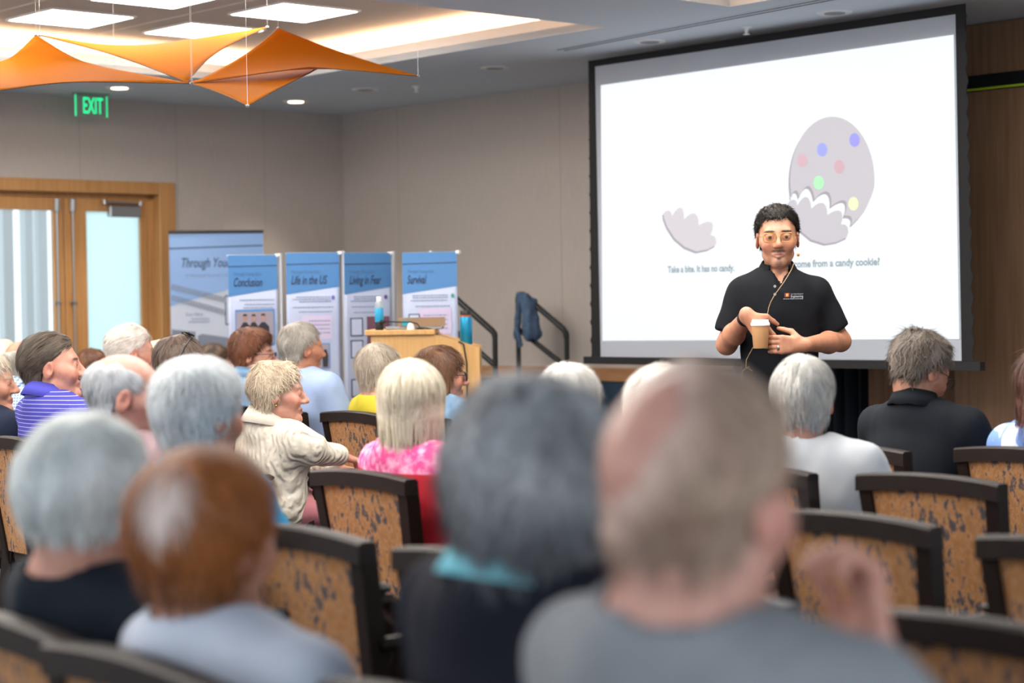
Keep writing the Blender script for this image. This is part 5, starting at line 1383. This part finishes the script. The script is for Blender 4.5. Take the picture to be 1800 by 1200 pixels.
# ------------------------------------------------------------------ the presenter
pd = 7.7
ph_ = at(1366, 360, pd); ph_ = Vector((ph_.x, ph_.y, ph_.z - .118 - .016))
B, hp, J = person('presenter in a black polo standing before the screen, holding a paper cup', ph_, body_th=180, head_th=186, pitch=0, tilt=1, res=.0032, ns=3400, standing=True, hs=.99,
    hair=H('17130f', '2a231d', .015, [(-.13, -.05), (-.06, -.055), (-.035, -.01), (0, .03), (.035, .055), (.05, .075), (.12, .08)], len=.016, wave=.3, lift=.25, seed=31, high=1.5, sweep=(0, .2, .2), lump=.003),
    skin='cf9d80', brow='1d1612', stub=.9, lip='b0776c', glasses=(m_gold, m_lens_am, .0255, .018, .0015), shirt=(cloth('black_polo_shirt', '1a1c20'), .006), trousers='17181c',
    collar=(cloth('black_polo_shirt_collar', '1b1d21'), .05, .034, .2), hy=.02, sleeves='short', seed=50, broad=.92, neck_r=.049, hunch=.0, vneck=.07,
    pose={'shR': Vector((.134, .01, 1.39)), 'shL': Vector((-.145, .01, 1.385)), 'elR': Vector((.205, .02, 1.19)), 'wrR': Vector((.150, .26, 1.305)), 'haR': ((-.55, .22, -.72), (-.35, -.9, -.2), (-.7, -.1, .6), .6, .5),
          'elL': Vector((-.245, .0, 1.195)), 'wrL': Vector((-.062, .285, 1.19)), 'haL': ((1, .12, .02), (.1, -1, 0), (0, 0, 1), .42, .55)})
# watch
w0, w1 = J['wrR'], J['elR']; dw = (w1 - w0).normalized(); c = w0 + dw * .03
Mw = dw.to_track_quat('Z', 'Y').to_matrix()
o = MB(); o.lathe([(.0275, -.008), (.0315, -.008), (.0315, .008), (.0275, .008)], c, 20, Mw); wt = smooth_angle(o.build('wristwatch', m_darkframe, B))
o = MB(); cc = c + Vector((.01, .026, .018)); o.lathe([(.014, -.004), (.017, 0), (.015, .005), (.002, .005)], cc, 18, Vector((.3, .75, .55)).to_track_quat('Z', 'Y').to_matrix()); smooth_angle(o.build('watch_case', m_steel, wt))
# ring on the left hand
o = MB(); rc = J['wrL'] + Vector((.105, .012, -.010)); o.lathe([(.0098, -.0025), (.0108, -.0025), (.0108, .0025), (.0098, .0025)], rc, 16, Vector((1, .1, 0)).to_track_quat('Z', 'Y').to_matrix()); o.build('finger_ring', m_steel, B)
# headset microphone with a beige cable
o = MB(); o.tube([hp((-.08, -.005, .02)), hp((-.086, .005, -.02)), hp((-.082, .02, -.05)), hp((-.078, .03, -.062))], .0016, 6); hm = o.build('headset_microphone', m_white, B)
o = MB(); o.lathe([(.001, -.006), (.005, -.004), (.006, 0), (.005, .004), (.001, .006)], hp((-.078, .03, -.066)), 12); o.build('foam_tip', mat('orange_foam', 'c58a3c', .8), hm)
m_cable = mat('beige_cable', '9c7f60', .6)
def bp(px, py, y): q_ = at(px, py, pd - y) - B.location; return Vector((-q_.x, -q_.y, q_.z))
o = MB(); o.tube([bp(1396, 462, .06), bp(1391, 474, .10), bp(1384, 486, .13), bp(1377, 497, .15), bp(1369, 508, .16), bp(1361, 519, .165), bp(1355, 530, .165), bp(1351, 541, .165), bp(1348, 560, .17)], .0017, 6); o.build('cable', m_cable, B)
o = MB(); o.tube([bp(1324, 610, .2), bp(1312, 632, .17), bp(1311, 645, .16), bp(1323, 652, .15), bp(1316, 644, .16), bp(1305, 652, .15), bp(1306, 678, .14)], .0017, 6); o.build('cable', m_cable, B)
# buttons and chest logo
for yy in (503, 517):
    o = MB(); o.lathe([(.001, .0), (.0055, 0), (.0055, .002), (.001, .002)], bp(1362, yy, .148), 10, Vector((0, 1, 0)).to_track_quat('Z', 'Y').to_matrix()); o.build('button', m_steel, B)
lg = MB(); lg.prism([bp(1379, 515, .158), bp(1388, 514.5, .158), bp(1388, 522, .160), bp(1379, 522.5, .160)], (0, .002, 0)); lgo = lg.build('chest_logo', mat('maroon_patch', '7a2438', .7), B)
lg = MB(); lg.prism([bp(1381.5, 516, .16), bp(1385.5, 515.6, .16), bp(1385.5, 520.5, .162), bp(1381.5, 521, .162)], (0, .002, 0)); lg.build('gold_mark', mat('gold_mark', 'e0a13a', .7), lgo)
m_wt = mat('white_stitching', 'c9ccd2', .8)
def btext(body, px, py, h_, w_):
    p_ = B.matrix_basis @ bp(px, py, .166)
    Mx = Matrix(((1, 0, 0, p_.x), (0, 0, -1, p_.y), (0, 1, 0, p_.z), (0, 0, 0, 1)))
    o_ = text_obj('stitched_lettering', body, Mx, h_ / 448 / .72, m_wt, B); bpy.context.view_layer.update()
    o_.matrix_basis = B.matrix_basis.inverted() @ Mx @ Matrix.Diagonal((w_ / 448 / max(o_.dimensions.x, 1e-3), 1, 1, 1))
btext('Ira A. Fulton Schools of', 1390, 517.5, 2.0, 21); btext('Engineering', 1390, 522.5, 4.0, 21); btext('Arizona State University', 1377, 526, 2.0, 34)
# paper cup (held: a thing of its own)
cp = bp(1337, 612, .275); cw = B.matrix_basis @ cp
cup = empty('paper_cup', cw)
o = MB(); o.lathe([(.0265, 0), (.0275, .002), (.034, .088), (.0335, .09)], n=28); smooth_angle(o.build('body', mat('kraft_paper', 'b98a5e', .8, noise=.1), cup), 50)
o = MB(); o.lathe([(.0362, .086), (.0362, .096), (.033, .099), (.031, .108), (.029, .109), (.003, .107)], n=28); smooth_angle(o.build('lid', m_white, cup), 50)
tag(cup, 'kraft paper coffee cup with white lid held by the presenter', 'cup')

texts_to_mesh()
